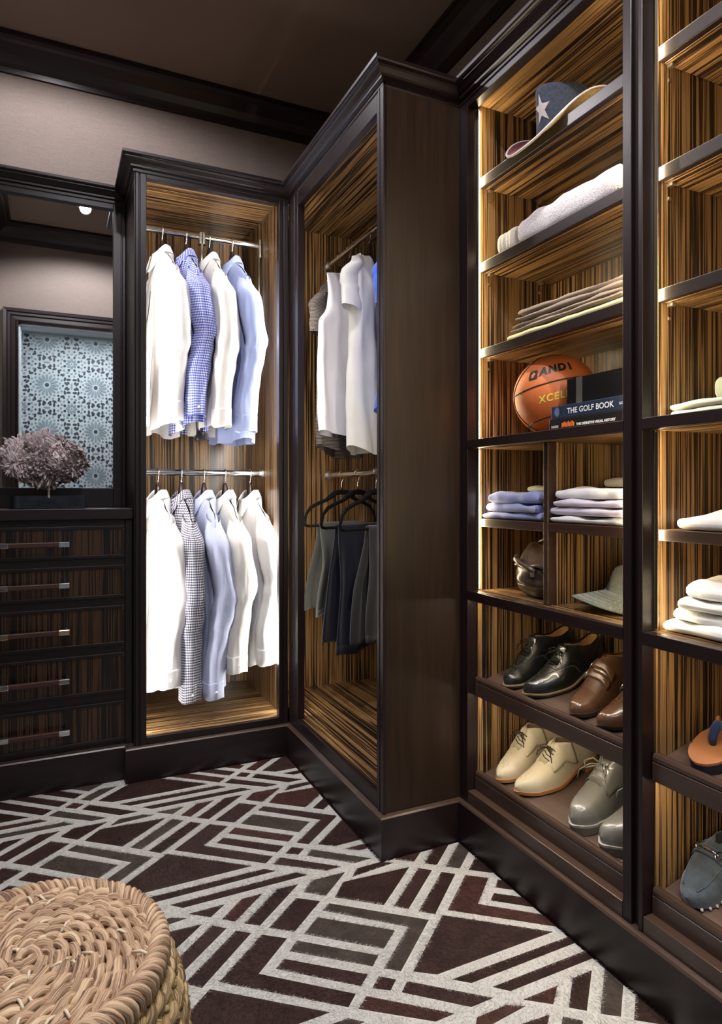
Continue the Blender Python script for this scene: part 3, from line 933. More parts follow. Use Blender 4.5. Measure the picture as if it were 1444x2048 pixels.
# pull-down rail in the wardrobe's upper half
ZR = 2.236
lift = thing('pull_down_rail', 'chrome pull-down rail with side arms and hanging handle above the upper shirts', 'clothes rod', (0.59, 2.95, ZR))
MB().tube([(0.335, 2.95, ZR), (0.855, 2.95, ZR)], 0.013, 20).build('rail', CHROME, lift, smooth=True, world=True, smooth_angle=40)
for x in (0.325, 0.862):
    MB().box(x - 0.006, x + 0.006, 2.935, 2.966, ZR - 0.055, ZR + 0.028).build('end_plate', STEEL, lift, world=True, bevel=0.003)
    MB().tube([(x, 2.951, ZR - 0.05), (x, 2.955, ZR - 0.30), (x, 2.975, ZR - 0.60)], 0.007, 10).build('side_arm', STEEL, lift, smooth=True, world=True)
hs = MB()
rows = []
for k in range(13):
    u = k / 12
    zz = 1.665 - 0.27 * u
    wv = 0.030 * math.sin(PI * min(1, 0.12 + u * 0.80)) ** 0.5
    rows.append([(0.343 + 0.009 * math.cos(2 * PI * j / 16), 2.745 + wv * math.sin(2 * PI * j / 16), zz) for j in range(16)])
hs.grid(rows, closed_u=True)
hs.f.append(tuple(range(16))); hs.mi.append(0); hs.f.append(tuple(12 * 16 + j for j in range(16))); hs.mi.append(0)
hs.build('arm_cover', GREYPL, lift, smooth=True, world=True)
MB().box(0.311, 0.350, 2.725, 2.765, 1.365, 1.405).build('arm_mount', GREYPL, lift, world=True, bevel=0.006)
MB().tube([(0.600, 2.95, ZR), (0.600, 2.945, ZR - 0.02), (0.578, 2.90, 1.385)], 0.0065, 10).build('pull_pole', CHROME, lift, smooth=True, world=True)
MB().tube([(0.600, 2.95, ZR - 0.035), (0.600, 2.95, ZR + 0.016)], 0.017, 14).build('pole_clamp', STEEL, lift, smooth=True, world=True, smooth_angle=40)
MB().lathe([(0.0, 0.055), (0.008, 0.055), (0.010, 0.04), (0.016, 0.018), (0.024, 0.003), (0.023, 0.0), (0.0, 0.0)], 20, (0.577, 2.895, 1.328)).build('pull_knob', BLACK, lift, smooth=True, world=True, smooth_angle=50)


# ------------------------------------------------------------------ hangers and hanging clothes (local frame: x along the hanger, y thickness with the garment's front at -y, z up, origin on the rod's axis)
def hook_pts(r=0.0165, z0=-0.078):
    pts = []
    for k in range(13):
        a = math.radians(-40 + 235 * k / 12)
        pts.append((r * math.cos(a) * 1.0, 0.0, 0.0 + r * math.sin(a) + 0.002))
    pts = [(0.0, 0, z0), (0.0, 0, -0.045), (0.004, 0, -0.032), (0.012, 0, -0.018)] + pts
    return pts


def hanger(loc, rz, label, group, half=0.145, mat=None, bar=False):
    t = thing('clothes_hanger', label, 'hanger', loc, (0, 0, rz), group)
    MB().tube(hook_pts(), 0.0021, 8).build('hook', CHROME, t, smooth=True)
    mb = MB()
    if not bar:
        rows = []
        for k in range(25):
            u = -1 + 2 * k / 24
            x = half * u
            z = -0.066 - 0.082 * sm(0.03, 0.30, abs(u)) - 0.085 * abs(u)
            hh = lerp(0.026, 0.008, abs(u) ** 0.6); th = lerp(0.011, 0.012, abs(u) ** 2)
            yb = 0.018 * u * u
            rows.append([(x, yb + th * math.cos(2 * PI * j / 12), z + hh * math.sin(2 * PI * j / 12)) for j in range(12)])
        mb.grid(rows, closed_u=True)
        for q in (0, 24):
            mb.f.append(tuple(q * 12 + j for j in range(12))); mb.mi.append(0)
        mb.tube([(0, 0, -0.044), (0, 0, -0.07)], [0.006, 0.012], 12)
        mb.build('shoulder_bar', mat or HANGWOOD, t, smooth=True)
    else:
        pts = []
        prof = [(0, -0.080), (0.035, -0.083), (0.065, -0.100), (0.095, -0.117), (0.14, -0.130), (0.185, -0.148), (0.21, -0.175), (0.222, -0.212), (0.218, -0.226), (0.20, -0.230)]
        left = [(-x, 0, z) for x, z in prof[::-1]]
        right = [(x, 0, z) for x, z in prof[1:]]
        mb.tube(left + right, [0.0062] * 4 + [0.008] * 3 + [0.012] * 5 + [0.008] * 3 + [0.0062] * 4, 10)
        mb.tube([(0, 0, -0.075), (0, 0, -0.092)], 0.011, 10)
        mb.build('shoulder_bar', VELVET, t, smooth=True)
        MB().tube([(-0.20, 0, -0.230), (0.20, 0, -0.230)], 0.0062, 10).build('trouser_bar', VELVET, t, smooth=True)
    return t


def garment(name, label, cat, loc, rz, mat, group=None, L=0.82, half=0.182, T=0.056, sleeve='long', collar=True, seed=1, cuffmat=None, tank=False,
            slv_out=0.02, elbow=(0.03, 0.02), twist=0.0, slv_len=0.60, rolled=False, drop=0.205, open_neck=0.0):
    t = thing(name, label, cat, loc, (0, 0, rz), group)
    R = random.Random(seed)
    ph = [R.uniform(0, 6.28) for _ in range(8)]
    na, nv = 72, 40
    zn = -0.104 if collar else -0.120     # neck level
    nw = 0.055 if collar else 0.078

    def ztop(w):
        a = abs(w)
        if a < nw: return zn - 0.006 * (a / nw)
        return zn - 0.006 - max(0.02, drop + zn - 0.006) * ((a - nw) / (half - nw)) ** 1.15

    rows, uvs = [], []
    for i in range(nv + 1):
        v = (i / nv) ** 1.45
        row, uv = [], []
        for k in range(na):
            a = 2 * PI * k / na
            ca, sa = math.cos(a), math.sin(a)
            wx = math.copysign(abs(ca) ** 0.8, ca)
            hw = half
            if tank:
                hw = lerp(half * 0.80, half, sm(0.0, 0.02, v)) if False else half * (0.80 + 0.02 * sm(0, .1, v) - 0.10 * math.sin(PI * min(1, v / 0.30)) * (1 if v < .30 else 0) + 0.20 * sm(0.20, 0.34, v))
            else:
                hw = half * (1 - 0.03 * sm(0.05, 0.3, v) + 0.03 * sm(0.5, 1, v))
            w = hw * wx
            front = 1 if sa < 0 else -1
            w0 = w / hw * half
            tt = lerp(0.036, 0.003, sm(nw - 0.005, nw + 0.017, abs(w0)))
            full = T * (0.86 + 0.22 * sm(0.3, 1, v))
            th = lerp(tt, full, math.sqrt(1 - (1 - min(1.0, v / 0.16)) ** 2) * 0.62 + 0.38 * sm(0, 0.3, v))
            y = th * math.copysign(abs(sa) ** 0.75, sa)
            fold = 0.35 * math.sin(w * 34 + ph[0] + 1.2 * math.sin(v * 3 + ph[1])) + 0.3 * math.sin(w * 61 + ph[2] - v * 2) + 0.5 * nz(w * 9 + ph[3], v * 1.6 + ph[4], 2.0 * front)
            y += fold * 0.026 * sm(0.06, 0.6, v)
            y += 0.006 * nz(w * 30, v * 8, ph[5] + front)
            zh = -L + 0.035 * (abs(w) / half) ** 3 + 0.010 * math.sin(w * 14 + ph[6])
            z = lerp(ztop(w0) - (0.050 * max(0.0, 1 - abs(w0) / (nw + 0.005)) if front > 0 else 0.0), zh, v)
            w += 0.012 * sm(0.2, 1, v) * math.sin(v * 5 + ph[7]) + twist * v * y
            row.append((w, y, z)); uv.append((w * 1.0 + (0.5 if front > 0 else 0), z))
        rows.append(row); uvs.append(uv)
    MB().grid(rows, closed_u=True, uvs=uvs).build('body', mat, t, smooth=True)
    if sleeve:
        short = sleeve == 'short'
        for s in (1, -1):
            n, m = 26, 22
            rr, uu = [], []
            Ls = 0.25 if short else (0.36 if rolled and s == 1 else slv_len)
            eo, eb = elbow
            for i in range(n + 1):
                v = i / n
                z = -drop + 0.012 - Ls * v * (0.97 if not short else 0.9)
                tri = 1 - abs(2 * min(1, v * 1.02) - 1); tri = tri * tri * (1.6 - 0.6 * tri)
                cx = s * (half - 0.040 + 0.042 * sm(0, 0.18, v) + slv_out * v + eo * tri)
                if short: cx = s * (half - 0.045 + 0.045 * sm(0, .4, v) + 0.020 * v)
                cy = (eb * tri - 0.015 * v) * (1 if s > 0 else 0.6)
                ra = lerp(0.056, 0.040, sm(0, 0.9, v)) if not short else lerp(0.060, 0.074, v)
                rb = lerp(0.052, 0.044, v) if not short else lerp(0.026, 0.028, v)
                ra *= lerp(0.6, 1, sm(0, 0.16, v)); rb *= lerp(0.55, 1, sm(0, 0.16, v))
                ww = 0.006 * sm(0.05, .3, v) * (1 if not short else .5)
                row, uv = [], []
                for k in range(m):
                    a = 2 * PI * k / m
                    d = 1 + 0.10 * nz(math.cos(a) * 1.2 + ph[1], math.sin(a) * 1.2 + s, v * 4.5 + ph[2]) * 2 * sm(.05, .3, v)
                    wr = ww * math.sin(v * 40 + 2.5 * math.sin(a + ph[3])) * sm(0.35, 0.55, v) * (1 - sm(.62, .85, v)) * 0.55
                    row.append((cx + (ra * d + wr) * math.cos(a), cy + (rb * d + wr) * math.sin(a), z - (0.026 * math.cos(a) * s * (1 - sm(0, .6, v)) if short else 0.024 * math.cos(a) * s * (1 - sm(0, .22, v)))))
                    uv.append((0.07 * a + 0.2 * s, z))
                rr.append(row); uu.append(uv)
            sl = MB().grid(rr, closed_u=True, uvs=uu).build('sleeve', mat, t, smooth=True)
            if not short:
                # cuff band
                c0 = Vector((sum(p[0] for p in rr[-1]) / m, sum(p[1] for p in rr[-1]) / m, 0))
                zc = rr[-1][0][2]
                cl = 0.062 if not (rolled and s == 1) else 0.05
                k0 = 1.0 if not (rolled and s == 1) else 1.28
                cr, cu = [], []
                for (f, dz) in ((0.86 * k0, 0.012), (1.02 * k0, 0.008), (1.03 * k0, 0.0), (1.0 * k0, -cl * .5), (1.02 * k0, -cl), (0.96 * k0, -cl - 0.002), (0.9 * k0, -cl + 0.01)):
                    cr.append([(c0.x + (p[0] - c0.x) * f, c0.y + (p[1] - c0.y) * f, zc + dz + 0.004 * math.sin(k * 0.9)) for k, p in enumerate(rr[-1])])
                    cu.append([(zc + dz, 0.07 * 2 * PI * k / m) for k in range(m)])
                MB().grid(cr, closed_u=True, uvs=cu).build('cuff', cuffmat or mat, sl, smooth=True)
                if not (rolled and s == 1):
                    bt = MB(); bt.lathe([(0, 0.002), (0.005, 0.002), (0.0055, 0), (0.005, -0.002)], 10)
                    bt.xform(Matrix.Translation((c0.x + 0.044 * 1.0, c0.y + 0.0, zc - cl * 0.5)) @ Matrix.Rotation(PI / 2, 4, 'Y'))
                    bt.build('cuff_button', BUTTON, sl, smooth=True)
    if collar:
        # stand and two falling wings, open at the front
        n = 28
        r0, r1, r2, u0, u1, u2 = [], [], [], [], [], []
        st, op, ip = [], [], []
        for k in range(n + 1):
            a = math.radians(-72 + 324 * k / n) - 0.0
            ca, sa = math.cos(a), math.sin(a)
            rx, ry = 0.056, 0.038
            fr = sm(0.0, 0.9, max(0, -sa))            # towards the front
            x, y = rx * ca, ry * sa
            st.append((x * 1.06, y * 1.10 - 0.006 * fr, zn - 0.018 - 0.050 * fr))
            ip.append((x * 0.84, y * 0.82 - 0.012 * fr, zn + 0.026 - 0.040 * fr))
            op.append((x * 0.92, y * 0.90 - 0.014 * fr, zn + 0.028 - 0.040 * fr))
            wing = 0.030 + 0.050 * fr ** 2
            r2.append((x * (1.22 + 0.10 * fr), y * 1.28 - 0.022 * fr, zn + 0.024 - 0.040 * fr - wing))
        uvf = lambda q: [(0.012 * k * 1.0, 0.012 * q) for k in range(n + 1)]
        MB().grid([st, ip, op, r2], uvs=[uvf(0), uvf(3.5), uvf(4), uvf(8)]).build('collar', mat, t, smooth=True, solid=0.0022, smooth_angle=50)
        # placket and buttons down the front
        pl, pu = [], []
        kf = int(na * 0.75)
        for i in range(1, nv + 1):
            p = rows[i][kf]
            pl.append([(p[0] - 0.016, rows[i][kf - 3][1] - 0.004, p[2]), (p[0] + 0.016, rows[i][kf + 3][1] - 0.004, p[2])])
            pu.append([(0.0, p[2]), (0.032, p[2])])
        pk = MB().grid(pl, uvs=pu).build('placket', mat, t, smooth=True, solid=0.002)
    elif collar is False and sleeve:
        pts = []
        for k in range(24):
            a = 2 * PI * k / 24
            pts.append((nw * math.cos(a), 0.034 * math.sin(a), zn - 0.004 - 0.048 * max(0, -math.sin(a)) ** 1.5))
        MB().tube(pts, 0.005, 6, closed=True).build('neckband', mat, t, smooth=True)
    return t


BUTTON = plain('pearl_button', (0.75, 0.75, 0.73), 0.25)
R90 = -PI / 2


def shirt_on_hanger(x, y, z, d, label, mat, seed, hlabel, group, hgroup, **k):
    rz = R90 + math.radians(d)
    hanger((x, y, z), rz, hlabel, hgroup)
    return garment('dress_shirt', label, 'shirt', (x, y, z), rz, mat, group, seed=seed, **k)


UG, LG = 'shirts on the upper wardrobe rod', 'shirts on the lower wardrobe rod'
HG1, HG2 = 'wooden hangers on the pull-down rail', 'wooden hangers on the lower wardrobe rod'
zu = ZR + 0.013
shirt_on_hanger(0.428, 2.95, ZR, 8, 'white dress shirt at the left end of the upper row', WHITE, 3, 'dark wooden hanger in the leftmost upper white shirt', UG, HG1, L=0.89, elbow=(0.02, 0.02))
shirt_on_hanger(0.530, 2.95, ZR, 5, 'blue and white gingham shirt in the upper row', GINGHAM, 5, 'dark wooden hanger in the blue gingham shirt', UG, HG1, L=0.88, elbow=(0.0, 0.035), slv_len=0.58)
shirt_on_hanger(0.632, 2.95, ZR, 6, 'white dress shirt between blue gingham and pale blue shirts', WHITE2, 8, 'dark wooden hanger in the upper white shirt right of the gingham', UG, HG1, L=0.875, elbow=(0.02, 0.02), slv_len=0.62)
shirt_on_hanger(0.735, 2.95, ZR, 7, 'pale blue dress shirt at the right end of the upper row', PALEBLUE, 12, 'dark wooden hanger in the upper pale blue shirt', UG, HG1, L=0.925, elbow=(0.03, 0.03), slv_len=0.64)
zl = 1.188
shirt_on_hanger(0.408, 2.93, zl, 8, 'white dress shirt at the left end of the lower row', WHITE, 21, 'dark wooden hanger in the leftmost lower white shirt', LG, HG2, L=0.915, elbow=(0.0, 0.05), slv_len=0.63)
shirt_on_hanger(0.506, 2.93, zl, 4, 'navy and white small check shirt in the lower row', BLACKCHECK, 23, 'dark wooden hanger in the navy check shirt', LG, HG2, L=0.90, elbow=(0.01, 0.01), slv_len=0.70)
shirt_on_hanger(0.604, 2.93, zl, 4, 'blue fine-striped dress shirt in the lower row', STRIPESHIRT, 27, 'dark wooden hanger in the blue striped shirt', LG, HG2, L=0.93, elbow=(0.02, 0.045), slv_len=0.70)
shirt_on_hanger(0.698, 2.93, zl, 4, 'white dress shirt right beside the blue striped shirt', WHITE2, 31, 'dark wooden hanger second from right in the lower row', LG, HG2, L=0.86, elbow=(0.02, 0.03), slv_len=0.60)
shirt_on_hanger(0.812, 2.93, zl, 8, 'white dress shirt at the right end of the lower row', WHITE, 35, 'dark wooden hanger at the right end of the lower row', LG, HG2, L=0.85, elbow=(0.025, 0.03), slv_len=0.58)

# tees in the corner cabinet
TG = 'tops on the upper rod of the corner cabinet'
BLUETEE = cloth('royal_blue_jersey', (0.03, 0.10, 0.55))
TEEW = cloth('white_jersey', (0.72, 0.72, 0.70))
TANKW = cloth('cool_white_jersey', (0.66, 0.65, 0.72))
zt = 2.190


def top_on_hanger(x, y, rz, label, mat, seed, hlabel, **k):
    hanger((x, y, zt), math.radians(rz), hlabel, 'hangers on the upper rod of the corner cabinet', half=0.145)
    return garment(k.pop('name', 't_shirt'), label, k.pop('cat', 't-shirt'), (x, y, zt), math.radians(rz), mat, TG, seed=seed, collar=False, **k)


top_on_hanger(1.2, 2.80, 40, 'dark striped short-sleeved tee hanging at the back', TEESTRIPE, 41, 'hanger in the dark striped tee', L=0.92, half=0.185, T=0.04, sleeve='short', drop=0.19)
top_on_hanger(1.2, 2.69, 30, 'white sleeveless top hanging between striped and white tees', TANKW, 43, 'hanger in the white sleeveless top', L=0.86, half=0.205, T=0.045, sleeve=None, tank=True, name='tank_top', cat='tank top', drop=0.15)
top_on_hanger(1.2, 2.48, 42, 'white short-sleeved tee in front of the sleeveless top', TEEW, 47, 'hanger in the white short-sleeved tee', L=0.93, half=0.185, T=0.05, sleeve='short', drop=0.16)
top_on_hanger(1.2, 2.225, 45, 'royal blue tee mostly hidden behind the cabinet edge', BLUETEE, 49, 'hanger in the royal blue tee', L=0.80, half=0.18, T=0.045, sleeve='short', drop=0.22)


# trousers folded over the bars of velvet hangers
zt2 = 1.184


def trousers(x, y, rz, label, mat, seed, width=0.19, lf=0.52, lb=0.50, flare=0.05, off=0.0, group=None):
    t = thing('trousers', label, 'trousers', (x, y, zt2), (0, 0, math.radians(rz)), group)
    R = random.Random(seed)
    ph = [R.uniform(0, 6.28) for _ in range(8)]
    zb = -0.230 + 0.0062
    n, m = 60, 30
    rows = []
    for i in range(n + 1):
        u = i / n                                    # from front hem over the bar to back hem
        s = (u - 0.5) * 2
        side = -1 if s < 0 else 1
        d = abs(s)
        ln = lf if side < 0 else lb
        row = []
        for k in range(m + 1):
            q = -1 + 2 * k / m
            drop = d ** 1.0 * ln
            wv = width * (0.5 + flare / width * sm(0.05, 1, d))
            xx = off + q * wv + 0.012 * math.sin(d * 4 + ph[0]) * d
            rad = 0.010 + 0.030 * sm(0.05, 0.55, d)
            if d < 0.035:
                a = d / 0.035 * PI / 2
                yy = side * 0.010 * math.sin(a); zz = zb + 0.010 * math.cos(a) - 0.004
            else:
                yy = side * rad; zz = zb - (drop - 0.035 * ln) - 0.004
            f = 0.5 * math.sin(q * 5.5 + ph[1] + d * 1.5) + 0.35 * math.sin(q * 11 + ph[2]) + 0.5 * nz(q * 2.2 + ph[3], d * 2.2, side * 3.0)
            yy += f * 0.016 * sm(0.05, 0.5, d)
            zz += 0.012 * math.sin(q * 3 + ph[4]) * d
            row.append((xx, yy, zz))
        rows.append(row)
    MB().grid(rows).build('legs', mat, t, smooth=True, solid=0.006)
    # hem band
    hem = [[(p[0], p[1] - 0.0045, p[2]) for p in rows[0]], [(p[0], p[1] - 0.0045, p[2]) for p in rows[2]]]
    MB().grid(hem).build('hem', mat, t, smooth=True, solid=0.003)
    return t


zt2 = 1.184
PG = 'trousers on the lower rod of the corner cabinet'
HG3 = 'black velvet hangers on the lower rod'
GREYT = cloth('grey_wool', (0.060, 0.064, 0.060)); NAVYT = cloth('navy_wool', (0.0085, 0.010, 0.022)); CHAR = cloth('charcoal_wool', (0.038, 0.038, 0.040))
hanger((1.2, 2.776, zt2), math.radians(20), 'black velvet hanger with grey trousers over its bar', HG3, bar=True)
trousers(1.2, 2.776, 20, 'grey trousers folded over the rear velvet hanger', GREYT, 3, width=0.25, lf=0.42, lb=0.40, flare=0.05, off=-0.015, group=PG)
hanger((1.2, 2.60, zt2), math.radians(23), 'black velvet hanger with navy trousers over its bar', HG3, bar=True)
trousers(1.2, 2.60, 23, 'navy trousers folded over the middle velvet hanger', NAVYT, 6, width=0.26, lf=0.54, lb=0.50, flare=0.05, off=0.0, group=PG)
hanger((1.2, 2.42, zt2), math.radians(25), 'black velvet hanger with charcoal trousers, mostly behind the cabinet edge', HG3, bar=True)
trousers(1.2, 2.42, 25, 'charcoal trousers folded over the front velvet hanger', CHAR, 9, width=0.21, lf=0.46, lb=0.48, flare=0.07, off=0.05, group=PG)

# ------------------------------------------------------------------ things on the shelves
def fold_slab(name, label, cat, loc, w, d, h, mat, seed, rz=0.0, group=None, roundf=0.5, sag=0.006, lump=0.006, layers=1, tilt=(0, 0), bulge=0.0, hem=True, edgew=0.004):
    """a folded garment: rounded fold at the front (-x), layered edges at the sides; x depth, y width"""
    t = thing(name, label, cat, loc, (math.radians(tilt[0]), math.radians(tilt[1]), math.radians(rz)), group)
    R = random.Random(seed)
    o = [R.uniform(0, 50) for _ in range(4)]
    hl = h / layers
    for l in range(layers):
        n, m = 34, 28
        rows = []
        z0 = hl * l
        sx = d / 2 * (1 - 0.035 * R.random()); sy = w / 2 * (1 - 0.035 * R.random())
        ox, oy = R.uniform(-.004, .004), R.uniform(-.004, .004)

        def P(u, v, top):
            # superellipse plan, rounded edge section
            x = sx * u; y = sy * v
            e = max(abs(u) ** 16, abs(v) ** 20)
            th = max(0.0, 1 - e) ** 0.40
            zz = hl * (0.5 + (0.5 if top else -0.5) * th)
            big = lump * (nz(x * 11 + o[0], y * 11 + o[1], l * 2.3) + 0.6 * nz(x * 27 + o[2], y * 20, l + 5.0))
            g = big * th * (1 if top else 0.8 if l else 0.0)
            zz += g + bulge * (1 - u * u) * (1 - v * v) * (l + (1 if top else 0)) / layers
            wob = 0.005 * nz(v * 3 + o[1], l * 3.0, 1.0)
            wob2 = 0.005 * nz(u * 3 + o[3], l * 3.0, 7.0)
            zz = max(zz, 0.0005 if l == 0 else -1)
            return (x + ox + wob * abs(u) ** 3 * (1 if u > 0 else -1), y + oy + wob2 * abs(v) ** 3 * (1 if v > 0 else -1), z0 + zz)
        us = [math.sin(PI / 2 * (-1 + 2 * i / n)) for i in range(n + 1)]
        vs_ = [math.sin(PI / 2 * (-1 + 2 * j / m)) for j in range(m + 1)]
        mb = MB()
        mb.grid([[P(u, v, True) for v in vs_] for u in us])
        mb.grid([[P(u, v, False) for v in vs_] for u in us], flip=True)
        mb.build('fold' if layers > 1 else 'cloth', mat, t, smooth=True)
    return t


# ---- basketball
BALLM = plain('orange_rubber', (0.52, 0.135, 0.035), 0.5, bump=0.25, bscale=420)
SEAM = plain('black_seam', (0.012, 0.010, 0.009), 0.5)
GOLD = plain('yellow_print', (0.70, 0.56, 0.08), 0.5)
BC = Vector((1.338, 1.512, 1.2645 + 0.120)); BR = 0.120
ball = thing('basketball', 'orange basketball with black and yellow lettering behind two books', 'basketball', BC)
MB().lathe([(BR * math.sin(PI * k / 40), -BR * math.cos(PI * k / 40)) for k in range(41)], 64).build('ball', BALLM, ball, smooth=True)
# local frame of the print: d = outward towards the doorway
dv_ = (Vector((0.0, 0.0, 1.16)) - BC).normalized()
rt = dv_.cross(Vector((0, 0, 1))).normalized() * -1
rt = Vector((0, 0, 1)).cross(dv_).normalized()
up = dv_.cross(rt).normalized()
if up.z < 0: up = -up
rt = up.cross(dv_).normalized()
ROLL = math.radians(12)
rt, up = rt * math.cos(ROLL) + up * math.sin(ROLL), up * math.cos(ROLL) - rt * math.sin(ROLL)


def on_ball(a, b, r=BR):
    """a: angle to the right, b: angle up from the centre of the view"""
    return (dv_ * (math.cos(a) * math.cos(b)) + rt * (math.sin(a) * math.cos(b)) + up * math.sin(b)) * r


def seam(pts):
    MB().tube(pts, 0.0021, 6, closed=False).build('seam', SEAM, ball, smooth=True)


seam([on_ball(math.radians(-120 + 240 * k / 60), math.radians(8 + 9 * math.cos(math.radians(-120 + 240 * k / 60) * 1.0)) + 0.02, BR) for k in range(61)])
seam([on_ball(math.radians(-120 + 240 * k / 60), math.radians(-27 - 14 * (1 - math.cos(math.radians(-120 + 240 * k / 60)))) if abs(-120 + 240 * k / 60) < 90 else math.radians(-41), BR) for k in range(61)])
seam([on_ball(math.radians(-75 + 30 * (math.sin(math.radians(-90 + 180 * k / 40)) ** 2)), math.radians(-80 + 160 * k / 40), BR) for k in range(41)])


def text_mesh(txt, size, bold=0.0, extr=0.0, align='LEFT', shear=0.0, space=1.0):
    cu = bpy.data.curves.new('t', 'FONT')
    cu.body = txt; cu.size = size; cu.offset = bold; cu.extrude = extr; cu.align_x = align; cu.shear = shear; cu.space_character = space
    cu.resolution_u = 4
    ob = bpy.data.objects.new('t', cu); COL.objects.link(ob)
    dg = bpy.context.evaluated_depsgraph_get()
    me = bpy.data.meshes.new_from_object(ob.evaluated_get(dg))
    bm = bmesh.new(); bm.from_mesh(me)
    bmesh.ops.triangulate(bm, faces=bm.faces)
    vs = [tuple(v.co) for v in bm.verts]; fs = [tuple(v.index for v in f.verts) for f in bm.faces]
    bm.free()
    bpy.data.objects.remove(ob); bpy.data.curves.remove(cu); bpy.data.meshes.remove(me)
    return vs, fs


def finer(vs, fs, lim):
    bm = bmesh.new()
    bv = [bm.verts.new(v) for v in vs]
    for f in fs:
        try: bm.faces.new([bv[i] for i in f])
        except ValueError: pass
    for _ in range(4):
        es = [e for e in bm.edges if e.calc_length() > lim]
        if not es: break
        bmesh.ops.subdivide_edges(bm, edges=es, cuts=1)
        bmesh.ops.triangulate(bm, faces=bm.faces)
    bm.verts.index_update()
    out = [tuple(v.co) for v in bm.verts], [tuple(v.index for v in f.verts) for f in bm.faces]
    bm.free()
    return out


def ball_text(name, txt, size, a0, b0, mat, bold=0.0, shear=0.0, sp=1.0, curve=0.0):
    vs, fs = finer(*text_mesh(txt, size, bold, shear=shear, space=sp), 0.006)
    out = []
    for x, y, z in vs:
        a = a0 + x / BR; b = b0 + y / BR - curve * (a * a)
        out.append(on_ball(a, b, BR + 0.0006))
    return MB().add(out, fs).build(name, mat, ball, smooth=True)


ball_text('and_print', 'AND1', 0.036, math.radians(-17), math.radians(32), SEAM, bold=0.0024, shear=0.25, sp=1.28, curve=0.10)
ball_text('model_print', 'XCELERATE', 0.027, math.radians(-23), math.radians(-6), GOLD, bold=0.0007, shear=0.2, sp=1.18, curve=0.0)
# square emblem left of the letters: rounded black tile with an orange figure
lg = MB(); n = 28
pts = []
for k in range(n):
    a = 2 * PI * k / n
    pts.append((0.0165 * math.copysign(abs(math.cos(a)) ** 0.35, math.cos(a)), 0.0155 * math.copysign(abs(math.sin(a)) ** 0.35, math.sin(a))))
ca, cb = math.radians(-28), math.radians(35)


def patch(poly, off, mat, name):
    vs = [(x * 1.0, y * 1.0, 0) for x, y in poly]
    fs = [(0, i, i + 1) for i in range(1, len(vs) - 1)]
    vs, fs = finer(vs, fs, 0.006)
    MB().add([on_ball(ca + x / BR, cb + y / BR, BR + off) for x, y, z in vs], fs).build(name, mat, ball, smooth=True)


patch(pts, 0.0006, SEAM, 'emblem')
patch([(-0.006, -0.009), (0.001, -0.009), (0.004, -0.002), (0.008, 0.001), (0.006, 0.007), (0.0, 0.008), (-0.002, 0.003), (-0.007, 0.002), (-0.002, -0.002)], 0.0011, BALLM, 'emblem_figure')

# ---- books and the black box on them
NAVY = plain('navy_cover', (0.012, 0.022, 0.050), 0.35)
BLK = plain('black_cover', (0.008, 0.008, 0.010), 0.3)
PAPER = plain('book_pages', (0.62, 0.58, 0.50), 0.8)
WPRINT = plain('white_print', (0.75, 0.75, 0.76), 0.5)
OPRINT = plain('orange_print', (0.75, 0.16, 0.02), 0.5)


def book(name, label, z0, h, y0, y1, x0, cover, rz=0.0):
    t = thing(name, label, 'book', (x0, (y0 + y1) / 2, z0), (0, 0, rz), 'books stacked before the basketball')
    hw = (y1 - y0) / 2
    b = MB().box(0, 0.003, -hw, hw, 0, h).box(0.003, 0.225, -hw, hw, 0, 0.003).box(0.003, 0.225, -hw, hw, h - 0.003, h)
    b.build('cover', cover, t, bevel=0.001)
    MB().box(0.0032, 0.219, -hw + 0.004, hw - 0.004, 0.0032, h - 0.0032).build('pages', PAPER, t)
    return t


def spine(parent, txt, size, yl, z, mat, bold=0.0, name='title'):
    """text on the spine face, reading towards -y (to the right as seen from the room)"""
    vs, fs = text_mesh(txt, size, bold)
    MB().add([(-0.0006, yl - x, z + y) for x, y, q in vs], fs).build(name, mat, parent)


k1 = book('book', 'black book with orange and white spine lettering, under the golf book', 1.2645, 0.034, 1.105, 1.412, 1.228, BLK)
k2 = book('book', 'navy golf book lying on the black book', 1.2987, 0.034, 1.106, 1.404, 1.228, NAVY)
hw1, hw2 = (1.412 - 1.105) / 2, (1.404 - 1.106) / 2
spine(k2, 'THE GOLF BOOK', 0.0205, hw2 - 0.062, 0.0100, WPRINT, 0.0002)
spine(k2, 'GOLF', 0.008, hw2 - 0.238, 0.013, WPRINT, name='small_print')
spine(k1, 'THE DEFINITIVE VISUAL HISTORY', 0.0088, hw1 - 0.104, 0.0105, WPRINT, 0.0004)
spine(k1, 'SIR ALEX', 0.0065, hw1 - 0.006, 0.0105, WPRINT, 0.0002, name='small_print') if False else spine(k1, 'DELTA', 0.0075, hw1 - 0.006, 0.0105, WPRINT, 0.0002, name='small_print') if False else None
st = MB()
for k in range(10):
    yy = hw1 - 0.050 - 0.0047 * k
    st.box(-0.0006, 0.0, yy - 0.0030, yy, 0.0095 + 0.0008 * (k % 3), 0.021 + 0.0035 * ((k * 7) % 3) / 2)
st.build('orange_lettering', OPRINT, k1)
em = MB()
for k in range(5):
    em.box(-0.0006, 0, hw1 - 0.010 - 0.0055 * k - 0.0042, hw1 - 0.010 - 0.0055 * k, 0.010, 0.0165)
em.build('publisher_print', plain('grey_print', (0.35, 0.35, 0.36), 0.5), k1)
em = MB()
for k in range(7):
    hh = 0.004 + 0.010 * math.sin(PI * (k + 0.7) / 8)
    em.box(-0.0006, 0, hw2 - 0.014 - 0.0026 * k - 0.0016, hw2 - 0.014 - 0.0026 * k, 0.017 - hh * .8, 0.017 + hh)
em.build('spine_emblem', plain('blue_print', (0.10, 0.14, 0.24), 0.5), k2)
